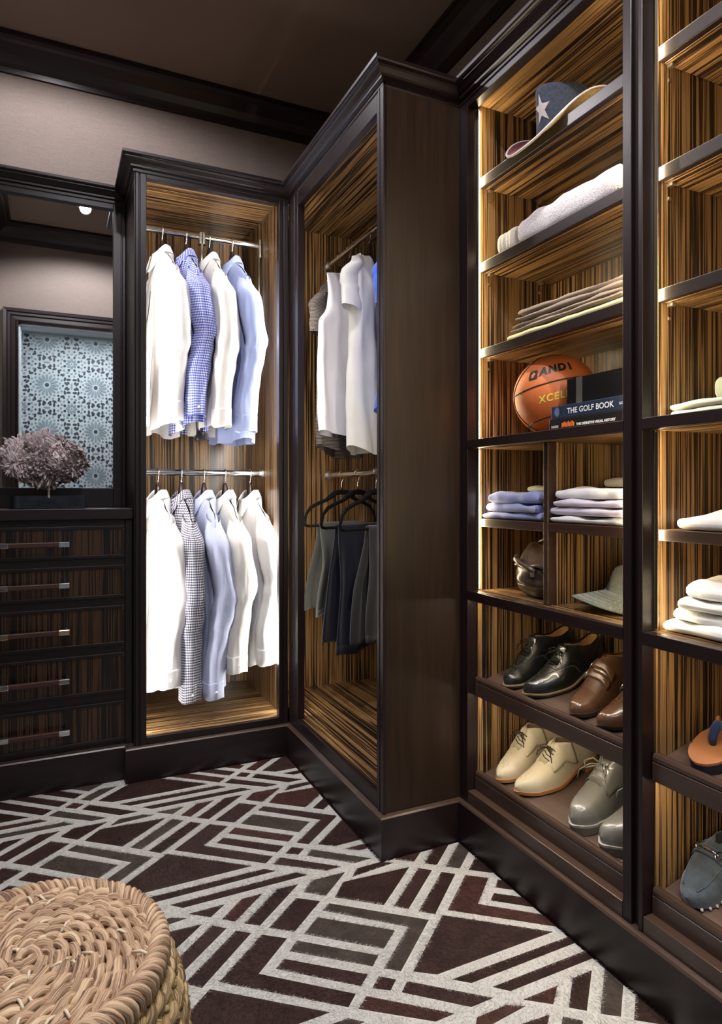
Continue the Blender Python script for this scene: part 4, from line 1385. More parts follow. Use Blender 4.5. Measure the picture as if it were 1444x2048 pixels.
MB().lathe([(0, 0), (0.0085, 0)], 18, ).xform(Matrix.Translation((-0.0008, hw2 - 0.276, 0.017)) @ Matrix.Rotation(-PI / 2, 4, 'Y')).build('white_disc', WPRINT, k2)
MB().box(-0.0006, 0, hw1 - 0.296, hw1 - 0.283, 0.006, 0.028).build('orange_panel', OPRINT, k1)
bx = thing('presentation_box', 'matt black box with a grey band on top of the books', 'box', (1.262, 1.245, 1.3329))
MB().box(0, 0.20, -0.115, 0.135, 0.0, 0.074).build('box', plain('black_card', (0.0025, 0.0025, 0.003), 0.7, spec=0.15), bx, bevel=0.001)
MB().box(-0.0008, 0.2008, 0.078, 0.100, -0.0, 0.0748).build('band', plain('grey_foil', (0.17, 0.165, 0.15), 0.35, metal=0.6), bx)

# ---- cowboy hat
STRAW = plain('straw', (0.50, 0.36, 0.16), 0.8, bump=0.8, bscale=330, var=0.25, vscale=200)
HBLUE = plain('navy_felt_paint', (0.040, 0.052, 0.085), 0.8, bump=0.6, bscale=330, var=0.3, vscale=120)
HRED = plain('dark_red_paint', (0.115, 0.022, 0.028), 0.8, bump=0.6, bscale=330, var=0.3, vscale=120)
HWHITE = plain('white_paint_straw', (0.55, 0.50, 0.50), 0.8, bump=0.6, bscale=330)
hat = thing('cowboy_hat', 'straw cowboy hat with navy crown, white star and red brim', 'hat', (1.335, 1.452, 2.092), (math.radians(-13), 0, math.radians(90)))
# local: y = front-back of the hat, x = across; brim curls up at +-x
na = 72


def brim_pt(a, r):
    c, s = math.cos(a), math.sin(a)
    rx = lerp(0.079, 0.182, r); ry = lerp(0.098, 0.190, r)
    x, y = rx * c, ry * s
    side = abs(c) ** 2.2
    z = 0.030 + r ** 1.6 * (0.058 * side - 0.042 * (1 - side))
    x *= 1 - 0.12 * r * r * side
    return (x, y, z)


n = 10
rows = [[brim_pt(2 * PI * k / na, i / n) for k in range(na)] for i in range(n + 1)]
top = MB(); top.grid([[(p[0], p[1], p[2] + 0.0016) for p in r] for r in rows], closed_u=True)
mi = []
for i in range(n):
    for k in range(na):
        a = 2 * PI * (k + 0.5) / na
        mi.append(0 if math.sin(a) > 0.0 else 1)
top.mi = mi
top.build('brim', [HRED, HWHITE], hat, smooth=True)
und = MB(); und.grid([[(p[0], p[1], p[2] - 0.0016) for p in r] for r in rows], closed_u=True, flip=True)
und.build('brim_underside', STRAW, hat, smooth=True)
MB().tube([brim_pt(2 * PI * k / na, 1.0) for k in range(na)], 0.0036, 8, closed=True).build('brim_edge', HWHITE, hat, smooth=True)
cr = []
nvv = 16
for i in range(nvv + 1):
    v = i / nvv
    row = []
    for k in range(na):
        a = 2 * PI * k / na
        c, s = math.cos(a), math.sin(a)
        if v < 0.72:
            q = v / 0.72
            f = lerp(1.0, 0.80, q ** 1.3)
            x, y, z = 0.079 * c * f, 0.098 * s * lerp(1, 0.90, q), 0.031 + 0.118 * q
            z += 0.018 * abs(s) ** 2 * q * (1 if s > 0 else 0.7)
            pinch = 0.016 * q * max(0, s) ** 2 * abs(c) * 2
            x -= math.copysign(pinch, c) if c else 0
        else:
            q = (v - 0.72) / 0.28
            f = lerp(0.80, 0.0, q)
            x, y = 0.079 * c * f, 0.098 * s * lerp(0.90, 0.0, q)
            z = 0.149 + 0.018 * abs(s) ** 2 * (1 if s > 0 else .7) * (1 - q) + 0.012 * math.sin(PI * min(1, q * 1.6)) - 0.045 * sm(0.35, 1.0, q)
        row.append((x, y, z))
    cr.append(row)
MB().grid(cr, closed_u=True).build('crown', HBLUE, hat, smooth=True)
# white star on the crown's front quarter
stx = []
for k in range(10):
    a = PI / 2 + 2 * PI * k / 10
    r = 0.040 if k % 2 == 0 else 0.016
    stx.append((r * math.cos(a), r * math.sin(a)))
vs = [(0, 0, 0)] + [(x, y, 0) for x, y in stx]
fs = [(0, i, i % 10 + 1) for i in range(1, 11)]
vs, fs = finer(vs, fs, 0.010)


def crown_at(a, q):
    c, s = math.cos(a), math.sin(a)
    f = lerp(1.0, 0.80, q ** 1.3)
    x, y, z = 0.079 * c * f, 0.098 * s * lerp(1, 0.90, q), 0.031 + 0.118 * q
    z += 0.018 * abs(s) ** 2 * q * (1 if s > 0 else 0.7)
    x -= math.copysign(0.016 * q * max(0, s) ** 2 * abs(c) * 2, c) if c else 0
    return Vector((x, y, z))


A0, Q0 = math.radians(98), 0.52
smb = []
for x, y, z in vs:
    p = crown_at(A0 + x / 0.088, Q0 + y / 0.118)
    nrm = Vector((p.x / 0.079 ** 2, p.y / 0.098 ** 2, 0.0)).normalized()
    smb.append(p + nrm * 0.0016)
MB().add(smb, fs).build('star', HWHITE, hat, smooth=True)
HATM = (A0, Q0)
hat.scale = (0.94, 0.94, 0.94)

# ---- folded clothes on the upper shelves
FLEECE = plain('grey_fleece', (0.50, 0.47, 0.50), 0.95, bump=1.0, bscale=260, var=0.22, vscale=170, sheen=0.5)
fl = fold_slab('fleece_throw', 'fluffy grey fleece folded on the second shelf', 'throw', (1.355, 1.355, 1.8205), 0.40, 0.25, 0.075, FLEECE, 5, lump=0.012, bulge=0.035, layers=1)
fold_slab('folded_towel', 'cream towel folded beside the left end of the grey fleece', 'towel', (1.35, 1.602, 1.8205), 0.085, 0.24, 0.070, cloth('cream_terry', (0.62, 0.58, 0.50), bump=0.8, weave=400), 6, lump=0.003)
TAUPE = cloth('taupe_cotton', (0.25, 0.19, 0.145)); LEMON = cloth('pale_yellow_cotton', (0.62, 0.56, 0.28))
JG = 'trousers folded on the third shelf'
fold_slab('folded_trousers', 'pale yellow cotton trousers under the taupe pairs', 'trousers', (1.36, 1.38, 1.5505), 0.46, 0.25, 0.022, LEMON, 11, group=JG, lump=0.004)
fold_slab('folded_trousers', 'taupe seamed trousers folded directly on the pale yellow pair', 'trousers', (1.36, 1.375, 1.5735), 0.43, 0.245, 0.026, TAUPE, 12, group=JG, lump=0.006, layers=2)
fold_slab('folded_trousers', 'taupe trousers with rolled hem on top of the folded pile', 'trousers', (1.36, 1.37, 1.6005), 0.40, 0.235, 0.034, TAUPE, 13, group=JG, lump=0.010, layers=2, rz=2)

# ---- folded shirts in the lower cubbies
BSH = cloth('light_blue_poplin', (0.34, 0.38, 0.66)); LIL = cloth('pale_lilac_cotton', (0.64, 0.59, 0.70)); GREYG = cloth('sage_grey_cotton', (0.38, 0.40, 0.36))
CG = 'shirts folded in the upper cubby, left of the divider'
for i, (z, h, lab) in enumerate([(0.0, 0.022, 'lowest blue shirt of the pile in the left cubby'), (0.0225, 0.026, 'middle blue shirt of the pile in the left cubby'), (0.049, 0.030, 'topmost blue shirt of the pile in the left cubby')]):
    fold_slab('folded_shirt', lab, 'shirt', (1.335, 1.570 - 0.004 * i, 1.0195 + z), 0.268 - 0.02 * i, 0.24, h, BSH, 20 + i, group=CG, lump=0.011, rz=[2, -3, 1][i], bulge=0.004 if i == 2 else 0)
fold_slab('folded_shirt', 'sage grey shirt lying behind on the blue pile', 'shirt', (1.40, 1.545, 1.0195 + 0.0835), 0.17, 0.13, 0.016, GREYG, 25, group=CG, lump=0.006)
WG = 'shirts folded in the upper cubby, right of the divider'
for i, (z, h, lab, m) in enumerate([(0.0, 0.020, 'lowest white shirt of the pile right of the divider', WHITE2), (0.0205, 0.022, 'second white shirt up in the pile right of the divider', LIL), (0.043, 0.020, 'third pale shirt up in the pile right of the divider', LIL), (0.0635, 0.026, 'uppermost white shirt of the pile right of the divider', WHITE)]):
    fold_slab('folded_shirt', lab, 'shirt', (1.345, 1.253 + 0.003 * (i % 2), 1.0195 + z), 0.288 - 0.006 * i, 0.25, h, m, 30 + i, group=WG, lump=0.009, bulge=0.004 if i == 3 else 0, rz=[1, -2, 2, 0][i])
fold_slab('folded_shirt', 'sage shirt behind on top of the white pile', 'shirt', (1.41, 1.225, 1.0195 + 0.0955), 0.22, 0.12, 0.024, cloth('pale_sage_cotton', (0.58, 0.58, 0.50)), 36, group=WG, lump=0.008)

# ---- leather pouch
BAGM = plain('dark_brown_leather', (0.052, 0.030, 0.022), 0.33, bump=0.15, bscale=300, var=0.2, vscale=20, coat=0.2)
bag = thing('leather_pouch', 'dark brown leather wash bag standing in the lower left cubby', 'bag', (1.340, 1.515, 0.7955))
bag.scale = (1.12, 1.12, 1.0)
rows = []
for i in range(25):
    v = i / 24
    hx = 0.085 * (0.78 + 0.30 * math.sin(PI * min(1, v * 1.15)) ** 0.8 - 0.50 * sm(0.62, 1.0, v))
    hy = 0.082 * (0.80 + 0.26 * math.sin(PI * min(1, v * 1.1)) ** 0.8 - 0.15 * sm(0.6, 1, v))
    row = []
    for k in range(48):
        a = 2 * PI * k / 48
        c, s = math.cos(a), math.sin(a)
        x = hx * math.copysign(abs(c) ** 0.7, c); y = hy * math.copysign(abs(s) ** 0.7, s)
        w = 0.006 * nz(c * 2 + 3, s * 2, v * 5) * (1 + v)
        row.append((x + w * c, y + w * s, 0.140 * v + 0.004 * nz(c * 3, s * 3, 9) * v))
    rows.append(row)
b = MB(); b.grid(rows, closed_u=True)
b.f.append(tuple(range(48))[::-1]); b.mi.append(0)
b.f.append(tuple(24 * 48 + k for k in range(48))); b.mi.append(0)
b.build('body', BAGM, bag, smooth=True, smooth_angle=60)
MB().tube([(rows[6][k][0] * 1.003, rows[6][k][1] * 1.003, rows[6][k][2]) for k in range(48)], 0.0016, 6, closed=True).build('seam', BAGM, bag, smooth=True)
flp = []
for i in range(13):
    u = i / 12
    xx = lerp(0.03, -0.078, u); zz = 0.141 + 0.012 * math.sin(PI * u) - 0.052 * sm(0.55, 1, u)
    flp.append([(xx - 0.012 * sm(.55, 1, u), -0.060 + 0.115 * q, zz + 0.004 * math.sin(q * 7)) for q in [j / 10 for j in range(11)]])
MB().grid(flp).build('flap', BAGM, bag, smooth=True, solid=0.004)
MB().tube([(-0.080, 0.052, 0.118), (-0.092, 0.045, 0.108), (-0.096, 0.02, 0.098), (-0.094, -0.01, 0.088), (-0.092, -0.03, 0.080)], 0.008, 10).build('strap', BAGM, bag, smooth=True)
MB().box(-0.099, -0.095, -0.035, -0.020, 0.066, 0.082).build('buckle', STEEL, bag, bevel=0.001)
MB().tube([(-0.02, 0.055, 0.148), (-0.02, 0.02, 0.166), (-0.01, -0.03, 0.160), (0.0, -0.05, 0.146)], 0.0055, 8).build('handle', BAGM, bag, smooth=True)

# ---- grey cap
TWEED = plain('grey_green_tweed', (0.085, 0.095, 0.080), 0.95, bump=0.6, bscale=500, var=0.35, vscale=240, sheen=0.3)
cap = thing('cap', 'grey green tweed cap lying in the lower right cubby', 'cap', (1.362, 1.225, 0.7955), (0, 0, math.radians(-32)))
rows = []
for i in range(19):
    v = i / 18
    row = []
    for k in range(56):
        a = 2 * PI * k / 56
        c, s = math.cos(a), math.sin(a)
        r = math.cos(v * PI / 2) ** 0.55
        z = 0.044 + 0.088 * math.sin(v * PI / 2) ** 0.9
        x, y = 0.082 * c * r, 0.086 * s * r
        x += 0.005 * nz(c * 2, s * 2, v * 3) ; z += 0.006 * nz(c * 2 + 4, s * 2, v * 4)
        row.append((x, y, max(0.001, z - 0.010 - 0.034 * (1 - v) * (0.3 + 0.7 * max(0, c)))))
    rows.append(row)
MB().grid(rows, closed_u=True).build('crown', TWEED, cap, smooth=True)
br = []
for i in range(13):
    r = i / 12
    row = []
    for k in range(41):
        a = math.radians(92 + 176 * k / 40)
        c, s = math.cos(a), math.sin(a)
        x = (0.080 + 0.088 * r * max(0, -c) ** 0.6) * c; y = (0.085 + 0.012 * r) * s
        z = 0.052 - 0.022 * r * max(0, -c) - 0.052 * (s * s) * (0.25 + 0.75 * r) + 0.006 * r
        row.append((x, y, max(0.002, z)))
    br.append(row)
MB().grid(br).build('brim', TWEED, cap, smooth=True, solid=0.004)
for q in (3, 5, 7, 9, 11):
    MB().tube([(p[0], p[1], p[2] + 0.0024) for p in br[q]], 0.0007, 5).build('brim_stitching', plain('grey_thread_%d' % q, (0.07, 0.075, 0.07), 0.9), cap, smooth=True)
MB().tube([(rows[2][k][0] * 1.01, rows[2][k][1] * 1.01, rows[2][k][2] + 0.004) for k in range(56)], 0.003, 6, closed=True).build('band', TWEED, cap, smooth=True)

# ---- right bay: folded clothes
DENIM = cloth('pale_green_denim', (0.40, 0.43, 0.38), bump=0.3)
fold_slab('folded_jeans', 'pale grey green jeans folded on the right bay thick shelf', 'jeans', (1.345, 0.885, 1.2645), 0.30, 0.22, 0.034, DENIM, 51, lump=0.006, layers=2)
fold_slab('folded_sweater', 'sage green knit at the frame edge on the folded jeans', 'sweater', (1.385, 0.872, 1.2998), 0.21, 0.15, 0.06, cloth('sage_knit', (0.30, 0.35, 0.27), bump=0.8, weave=300), 53, lump=0.008)
fold_slab('folded_shirt', 'white shirt folded alone on the right bay middle shelf', 'shirt', (1.345, 0.860, 1.0195), 0.30, 0.24, 0.030, WHITE, 55, lump=0.009, bulge=0.016)
WS = 'white tees piled on the right bay lower shelf'
labs = ['bottom white tee of the pile in the right bay', 'second white tee up in the right bay pile', 'third white tee up in the right bay pile', 'topmost white tee of the right bay pile']
zz = 0.7955
for i, h in enumerate((0.024, 0.026, 0.024, 0.034)):
    fold_slab('folded_tee', labs[i], 't-shirt', (1.345 + 0.006 * (i % 2), 0.872 - 0.004 * i, zz), 0.325 - 0.022 * i, 0.255 - 0.006 * i, h, WHITE if i % 2 else TEEW, 60 + i, group=WS, lump=0.013, rz=[1, -2, 2, -1][i], bulge=0.018 if i == 3 else 0.002)
    zz += h + 0.0015

# ------------------------------------------------------------------ shoes (local frame: toe at x=0 pointing to -x, heel at x=L, y across, z up)
OUT_S = [0.0, 0.03, 0.08, 0.15, 0.25, 0.35, 0.45, 0.55, 0.65, 0.75, 0.85, 0.93, 0.975, 1.0]
OUT_W = [0.0, 0.31, 0.53, 0.74, 0.93, 1.0, 0.94, 0.82, 0.73, 0.70, 0.71, 0.64, 0.46, 0.0]


def interp(xs, ys, x):
    if x <= xs[0]: return ys[0]
    for i in range(len(xs) - 1):
        if x <= xs[i + 1]:
            t = (x - xs[i]) / (xs[i + 1] - xs[i])
            return ys[i] + (ys[i + 1] - ys[i]) * t
    return ys[-1]


class Last:
    """a shoe's last: sole outline, height along the shoe, opening"""

    def __init__(self, L=0.285, W=0.049, right=1, toe=0.72, htop=None, s_open=0.50, o_len=0.14, base=None, side_h=None, toe_h=0.046, heel_rise=0.018):
        self.L, self.W, self.r, self.toe = L, W, right, toe
        self.hs = htop or ([0, .06, .15, .25, .35, .45, .52, .60, .70, .80, .90, 1.0], [.012, .028, .037, .045, .059, .079, .092, .084, .066, .060, .067, .075])
        self.so, self.ol = s_open, o_len
        self.heel_rise = heel_rise
        self.base = base if base is not None else 0.013

    def hw(self, s):
        w = self.W * interp(OUT_S, OUT_W, s)
        if s < 0.2:
            w = lerp(w, self.W * 0.95 * math.sqrt(max(0, 1 - (1 - s / 0.25) ** 2)) if s < 0.25 else w, self.toe - 0.5) if self.toe != 0.5 else w
        return w

    def cy(self, s):
        return self.r * (0.010 * math.sin(PI * min(1, s * 1.1)) - 0.012 * (1 - s) ** 2 + 0.004)

    def zs(self, s):
        return self.base + self.heel_rise * sm(0.38, 0.72, s) + 0.006 * (1 - sm(0, 0.16, s))

    def H(self, s):
        return interp(self.hs[0], self.hs[1], s)

    def op(self, s):
        return sm(self.so, self.so + self.ol, s)

    def P(self, s, side, q, off=0.0):
        """side -1/+1, q: 0 at the sole .. 1 at the top line"""
        hw, H, o = self.hw(s) + off * 0.9, self.H(s) + off, self.op(s)
        a = q * PI / 2
        yc = hw * math.cos(a) ** 0.75 if q < 1 else 0.0
        zc = H * math.sin(a) ** 0.85
        yo = hw * (1 + 0.05 * math.sin(PI * q) - 0.26 * q * q)
        zo = H * q
        y = lerp(yc, yo, o); z = lerp(zc, zo, o)
        x = s * self.L
        if s > 0.9: x += -0.010 * q * (s - 0.9) / 0.1 + 0.006 * math.sin(PI * q) * (s - 0.9) / 0.1
        if s < 0.05: x += -off
        return Vector((x, self.cy(s) + side * y, self.zs(s) + z))

    def rows(self, s0=0.0, s1=1.0, n=46, m=13, off=0.0, q0=0.0, q1=1.0):
        out = []
        for i in range(n + 1):
            u = i / n
            s = s0 + (s1 - s0) * (0.5 - 0.5 * math.cos(PI * u)) if (s0 == 0 and s1 == 1) else s0 + (s1 - s0) * u
            r = []
            for j in range(m + 1):
                r.append(self.P(s, -1, q0 + (q1 - q0) * j / m, off))
            for j in range(m, -1, -1):
                r.append(self.P(s, 1, q0 + (q1 - q0) * j / m, off))
            out.append(r)
        return out


def upper_mesh(last, mat, parent, name='upper', **k):
    rows = last.rows(**k)
    m = len(rows[0]) // 2
    mb = MB()
    # left and right halves; bridge over the top only where the shoe is closed
    mb.grid([r[:m] for r in rows]); mb.grid([r[m:] for r in rows])
    n = len(rows)
    base_l = 0; base_r = n * m
    for i in range(n - 1):
        a, b, c, d = rows[i][m - 1], rows[i][m], rows[i + 1][m], rows[i + 1][m - 1]
        if (a - b).length < 0.020 and (c - d).length < 0.020:
            mb.f.append((i * m + m - 1, base_r + i * m, base_r + (i + 1) * m, (i + 1) * m + m - 1)); mb.mi.append(0)
    # back seam at the heel
    i = n - 1
    for j in range(m - 1):
        mb.f.append((i * m + j, i * m + j + 1, base_r + i * m + (m - 2 - j), base_r + i * m + (m - 1 - j))); mb.mi.append(0)
    o = mb.build(name, mat, parent, smooth=True)
    bm = bmesh.new(); bm.from_mesh(o.data)
    bmesh.ops.remove_doubles(bm, verts=bm.verts, dist=0.0003)
    bmesh.ops.recalc_face_normals(bm, faces=bm.faces)
    bm.to_mesh(o.data); bm.free()
    return o


def sole_outline(last, grow, n=44, s0=0.0, s1=1.0):
    left, right = [], []
    for i in range(n + 1):
        s = s0 + (s1 - s0) * (0.5 - 0.5 * math.cos(PI * i / n))
        hw = last.hw(s)
        g = grow
        x = s * last.L + (-g if s < 0.02 else g if s > 0.985 else 0)
        left.append((x, last.cy(s) - hw - g * (1 if 0.02 < s < 0.985 else 0.3), s)); right.append((x, last.cy(s) + hw + g * (1 if 0.02 < s < 0.985 else 0.3), s))
    return left + right[::-1]


def slab_mesh(last, grow, t0, t1, mat, parent, name, s0=0.0, s1=1.0, follow=True, floor=None):
    """a layer of the sole between heights t0..t1 below/above the upper's base line; floor: flat underside"""
    ol = sole_outline(last, grow, s0=s0, s1=s1)
    n = len(ol)
    z = lambda s: last.zs(s)
    lo = [(x, y, (z(s) + t0) if floor is None else floor) for x, y, s in ol]
    hi = [(x, y, z(s) + t1) for x, y, s in ol]
    mb = MB().add(lo + hi, [(i, (i + 1) % n, n + (i + 1) % n, n + i) for i in range(n)])
    h = n // 2
    for i in range(h - 1):
        mb.f.append((i, n - 1 - i, n - 2 - i, i + 1)); mb.mi.append(0)
        mb.f.append((n + i, n + i + 1, n + n - 2 - i, n + n - 1 - i)); mb.mi.append(0)
    return mb.build(name, mat, parent, smooth=True, smooth_angle=45)


def line_on(last, pts, r, mat, parent, name, off=0.0006):
    """raised seam along (s, side, q) points"""
    return MB().tube([last.P(s, sd, q, off) for s, sd, q in pts], r, 5).build(name, mat, parent, smooth=True)


def dots_on(last, pts, r, mat, parent, name, step=0.0032, off=0.0004):
    P = [last.P(s, sd, q, off) for s, sd, q in pts]
    mb = MB(); acc = 0.0
    for i in range(len(P) - 1):
        d = (P[i + 1] - P[i]).length
        while acc < d:
            c = P[i].lerp(P[i + 1], acc / d if d else 0)
            mb.add([(c.x - r, c.y, c.z), (c.x, c.y - r, c.z), (c.x + r, c.y, c.z), (c.x, c.y + r, c.z), (c.x, c.y, c.z + r), (c.x, c.y, c.z - r)],
                   [(0, 1, 4), (1, 2, 4), (2, 3, 4), (3, 0, 4), (1, 0, 5), (2, 1, 5), (3, 2, 5), (0, 3, 5)])
            acc += step
        acc -= d
    o = mb.build(name, mat, parent)
    o['kind'] = 'stuff'
    return o


def laces(last, parent, mat, s_list, half=0.017, r=0.0014, q=0.86, bow=True, cross=False, bow_k=1.0):
    mb_all = []
    for i, s in enumerate(s_list):
        a, b = last.P(s, -1, q, 0.0030), last.P(s, 1, q, 0.0030)
        mid = (a + b) / 2
        mid.z = max(a.z, b.z) + 0.004
        pts = [a, a.lerp(mid, .5) + Vector((0, 0, .0015)), mid, b.lerp(mid, .5) + Vector((0, 0, .0015)), b]
        if cross and i < len(s_list) - 1:
            b2 = last.P(s_list[i + 1], 1, q, 0.003)
            pts[-1] = b2; pts[3] = b2.lerp(mid, .5) + Vector((0, 0, .0015))
        MB().tube(pts, r, 6).build('lace', mat, parent, smooth=True)
    if bow:
        s = s_list[-1]
        c = (last.P(s, -1, 0.95, 0.004) + last.P(s, 1, 0.95, 0.004)) / 2 + Vector((-0.004, 0, 0.004))
        for sd in (-1, 1):
            B = lambda x, y, z: c + Vector((x, sd * y, z)) * bow_k
            loop = [c, B(-0.004, 0.012, 0.008), B(-0.012, 0.024, 0.002), B(-0.016, 0.022, -0.008), B(-0.010, 0.010, -0.003), c]
            MB().tube(loop, r, 6).build('lace_loop', mat, parent, smooth=True)
            tail = [c, B(-0.010, 0.014, 0.0), B(-0.022, 0.030, -0.012), B(-0.026, 0.034, -0.026)]
            MB().tube(tail, r * .9, 6).build('lace_tail', mat, parent, smooth=True)


TRAY_SLOPE = math.atan(0.262)


def tray_z(zf, x):
    return zf + 0.262 * (x - 1.214) + 0.0004


def shoe_root(name, label, cat, xtoe, y, zf, rz, group, L=0.285):
    """toe position on a tray; the shoe lies along the slope"""
    z = tray_z(zf, xtoe)
    t = thing(name, label, cat, (xtoe, y, z), (0, -TRAY_SLOPE, math.radians(rz)), group)
    return t


def lining_and_insole(last, parent, mat, s0=None):
    s0 = (s0 if s0 is not None else last.so + last.ol * 0.45)
    rows = last.rows(s0=s0, s1=0.992, n=24, m=8, off=-0.0035, q0=0.05, q1=0.985)
    m = len(rows[0]) // 2
    mb = MB()
    mb.grid([r[:m] for r in rows]); mb.grid([r[m:] for r in rows])
    n = len(rows)
    for j in range(m - 1):
        i = n - 1
        mb.f.append((i * m + j, i * m + j + 1, n * m + i * m + (m - 2 - j), n * m + i * m + (m - 1 - j))); mb.mi.append(0)
    mb.build('lining', mat, parent, smooth=True)
    ol = sole_outline(last, -0.004, n=24, s0=0.30, s1=0.99)
    n = len(ol); h = n // 2
    vs = [(x, y, last.zs(s) + 0.006) for x, y, s in ol]
    mb = MB().add(vs, [])
    for i in range(h - 1):
        mb.f.append((i, i + 1, n - 2 - i, n - 1 - i)); mb.mi.append(0)
    mb.build('insole', mat, parent, smooth=True)


def top_edge(last, mat, parent, r=0.0016, s0=None):
    s0 = s0 if s0 is not None else last.so + last.ol * 0.25
    n = 26
    pts = [last.P(lerp(s0, 1.0, i / n), -1, 1.0, -0.001) for i in range(n + 1)] + [last.P(lerp(1.0, s0, i / n), 1, 1.0, -0.001) for i in range(n + 1)]
    MB().tube(pts, r, 6).build('top_line', mat, parent, smooth=True)


BLKL = plain('black_calf', (0.012, 0.013, 0.013), 0.26, bump=0.12, bscale=420, coat=0.35)
GREYDOT = plain('grey_perforation', (0.11, 0.115, 0.115), 0.5)
TANLIN = plain('tan_lining', (0.56, 0.33, 0.11), 0.55)
WELT = plain('natural_welt', (0.36, 0.26, 0.13), 0.5)
DARKSOLE = plain('dark_sole', (0.018, 0.016, 0.016), 0.45)
BLACE = plain('black_lace', (0.006, 0.006, 0.006), 0.7)
BRNL = plain('brown_calf', (0.115, 0.052, 0.026), 0.24, bump=0.08, bscale=420, coat=0.4, var=0.25, vscale=14)
TANS = plain('sand_leather', (0.58, 0.50, 0.345), 0.50, bump=0.08, bscale=500)
TANSOLE = plain('tan_leather_sole', (0.45, 0.20, 0.075), 0.4)
GRYL = plain('grey_leather', (0.165, 0.160, 0.140), 0.30, bump=0.08, bscale=300, var=0.15, vscale=12, coat=0.3)
GRYSOLE = plain('grey_crepe', (0.14, 0.125, 0.105), 0.7, bump=0.3, bscale=200)
GRYLACE = plain('grey_lace', (0.20, 0.195, 0.175), 0.8)


def sole_set(last, t, welt, sole, heel_h=None, wthick=0.004, sthick=0.006, grow=0.0035, heel=True, heelmat=None):
    slab_mesh(last, grow, -wthick, 0.0005, welt, t, 'welt')
    slab_mesh(last, grow * 0.9, -wthick - sthick, -wthick, sole, t, 'sole')
    if heel:
        slab_mesh(last, grow * 0.7, 0, -wthick - sthick + 0.0003, heelmat or sole, t, 'heel', s0=0.74, s1=1.0, floor=0.0008)


def wingtip(label, xtoe, y, zf, rz, right, group):
    t = shoe_root('wingtip_shoe', label, 'shoe', xtoe, y, zf, rz, group)
    la = Last(L=0.290, W=0.0475, right=right)
    upper_mesh(la, BLKL, t)
    lining_and_insole(la, t, TANLIN); top_edge(la, BLKL, t)
    sole_set(la, t, WELT, DARKSOLE)
    # wing cap, medallion, facing and quarter seams with their perforations
    for sd in (-1, 1):
        wing = [(lerp(0.20, 0.56, (1 - k / 16) ** 1.4) if k < 16 else 0.215, sd, lerp(0.10, 0.99, (k / 16) ** 0.8)) for k in range(17)]
        wing = [(s - 0.0 + 0.03 * math.sin(q * PI), d, q) for s, d, q in wing]
        line_on(la, wing, 0.0009, BLKL, t, 'wing_seam'); dots_on(la, [(s - 0.012, d, q) for s, d, q in wing], 0.0008, GREYDOT, t, 'perforations')
        dots_on(la, [(s - 0.024, d, q) for s, d, q in wing], 0.0006, GREYDOT, t, 'perforations')
        face = [(0.315 + 0.02 * k / 12 if k < 4 else 0.322 + 0.30 * ((k - 4) / 8) ** 1.2, sd, 0.96 - 0.05 * k if k < 4 else lerp(0.76, 0.30, (k - 4) / 8)) for k in range(13)]
        line_on(la, face, 0.0009, BLKL, t, 'facing_seam'); dots_on(la, [(s + 0.008, d, q - 0.02) for s, d, q in face], 0.0008, GREYDOT, t, 'perforations')
        back = [(0.66 + 0.26 * k / 8, sd, 0.35 + 0.5 * (k / 8) ** 2) for k in range(9)]
        line_on(la, back, 0.0008, BLKL, t, 'counter_seam')
    med = []
    for k in range(14):
        a = 2 * PI * k / 14
        med.append((0.115 + 0.035 * math.cos(a), 1 if math.sin(a) >= 0 else -1, 1 - 0.14 * abs(math.sin(a))))
    dots_on(la, med, 0.0008, GREYDOT, t, 'perforations', step=0.004)
    # tongue and laces
    tg = [[la.P(s, -1, q, -0.001 if s < 0.49 else 0.004) for q in (0.80, 0.87, 0.94, 1.0)] + [la.P(s, 1, q, -0.001 if s < 0.49 else 0.004) for q in (0.94, 0.87, 0.80)] for s in (0.36, 0.42, 0.47, 0.50, 0.525)]
    MB().grid(tg).build('tongue', BLKL, t, smooth=True, solid=0.003)
    laces(la, t, BLACE, [0.345, 0.375, 0.405, 0.435, 0.465], q=0.84, r=0.0014)
    return t


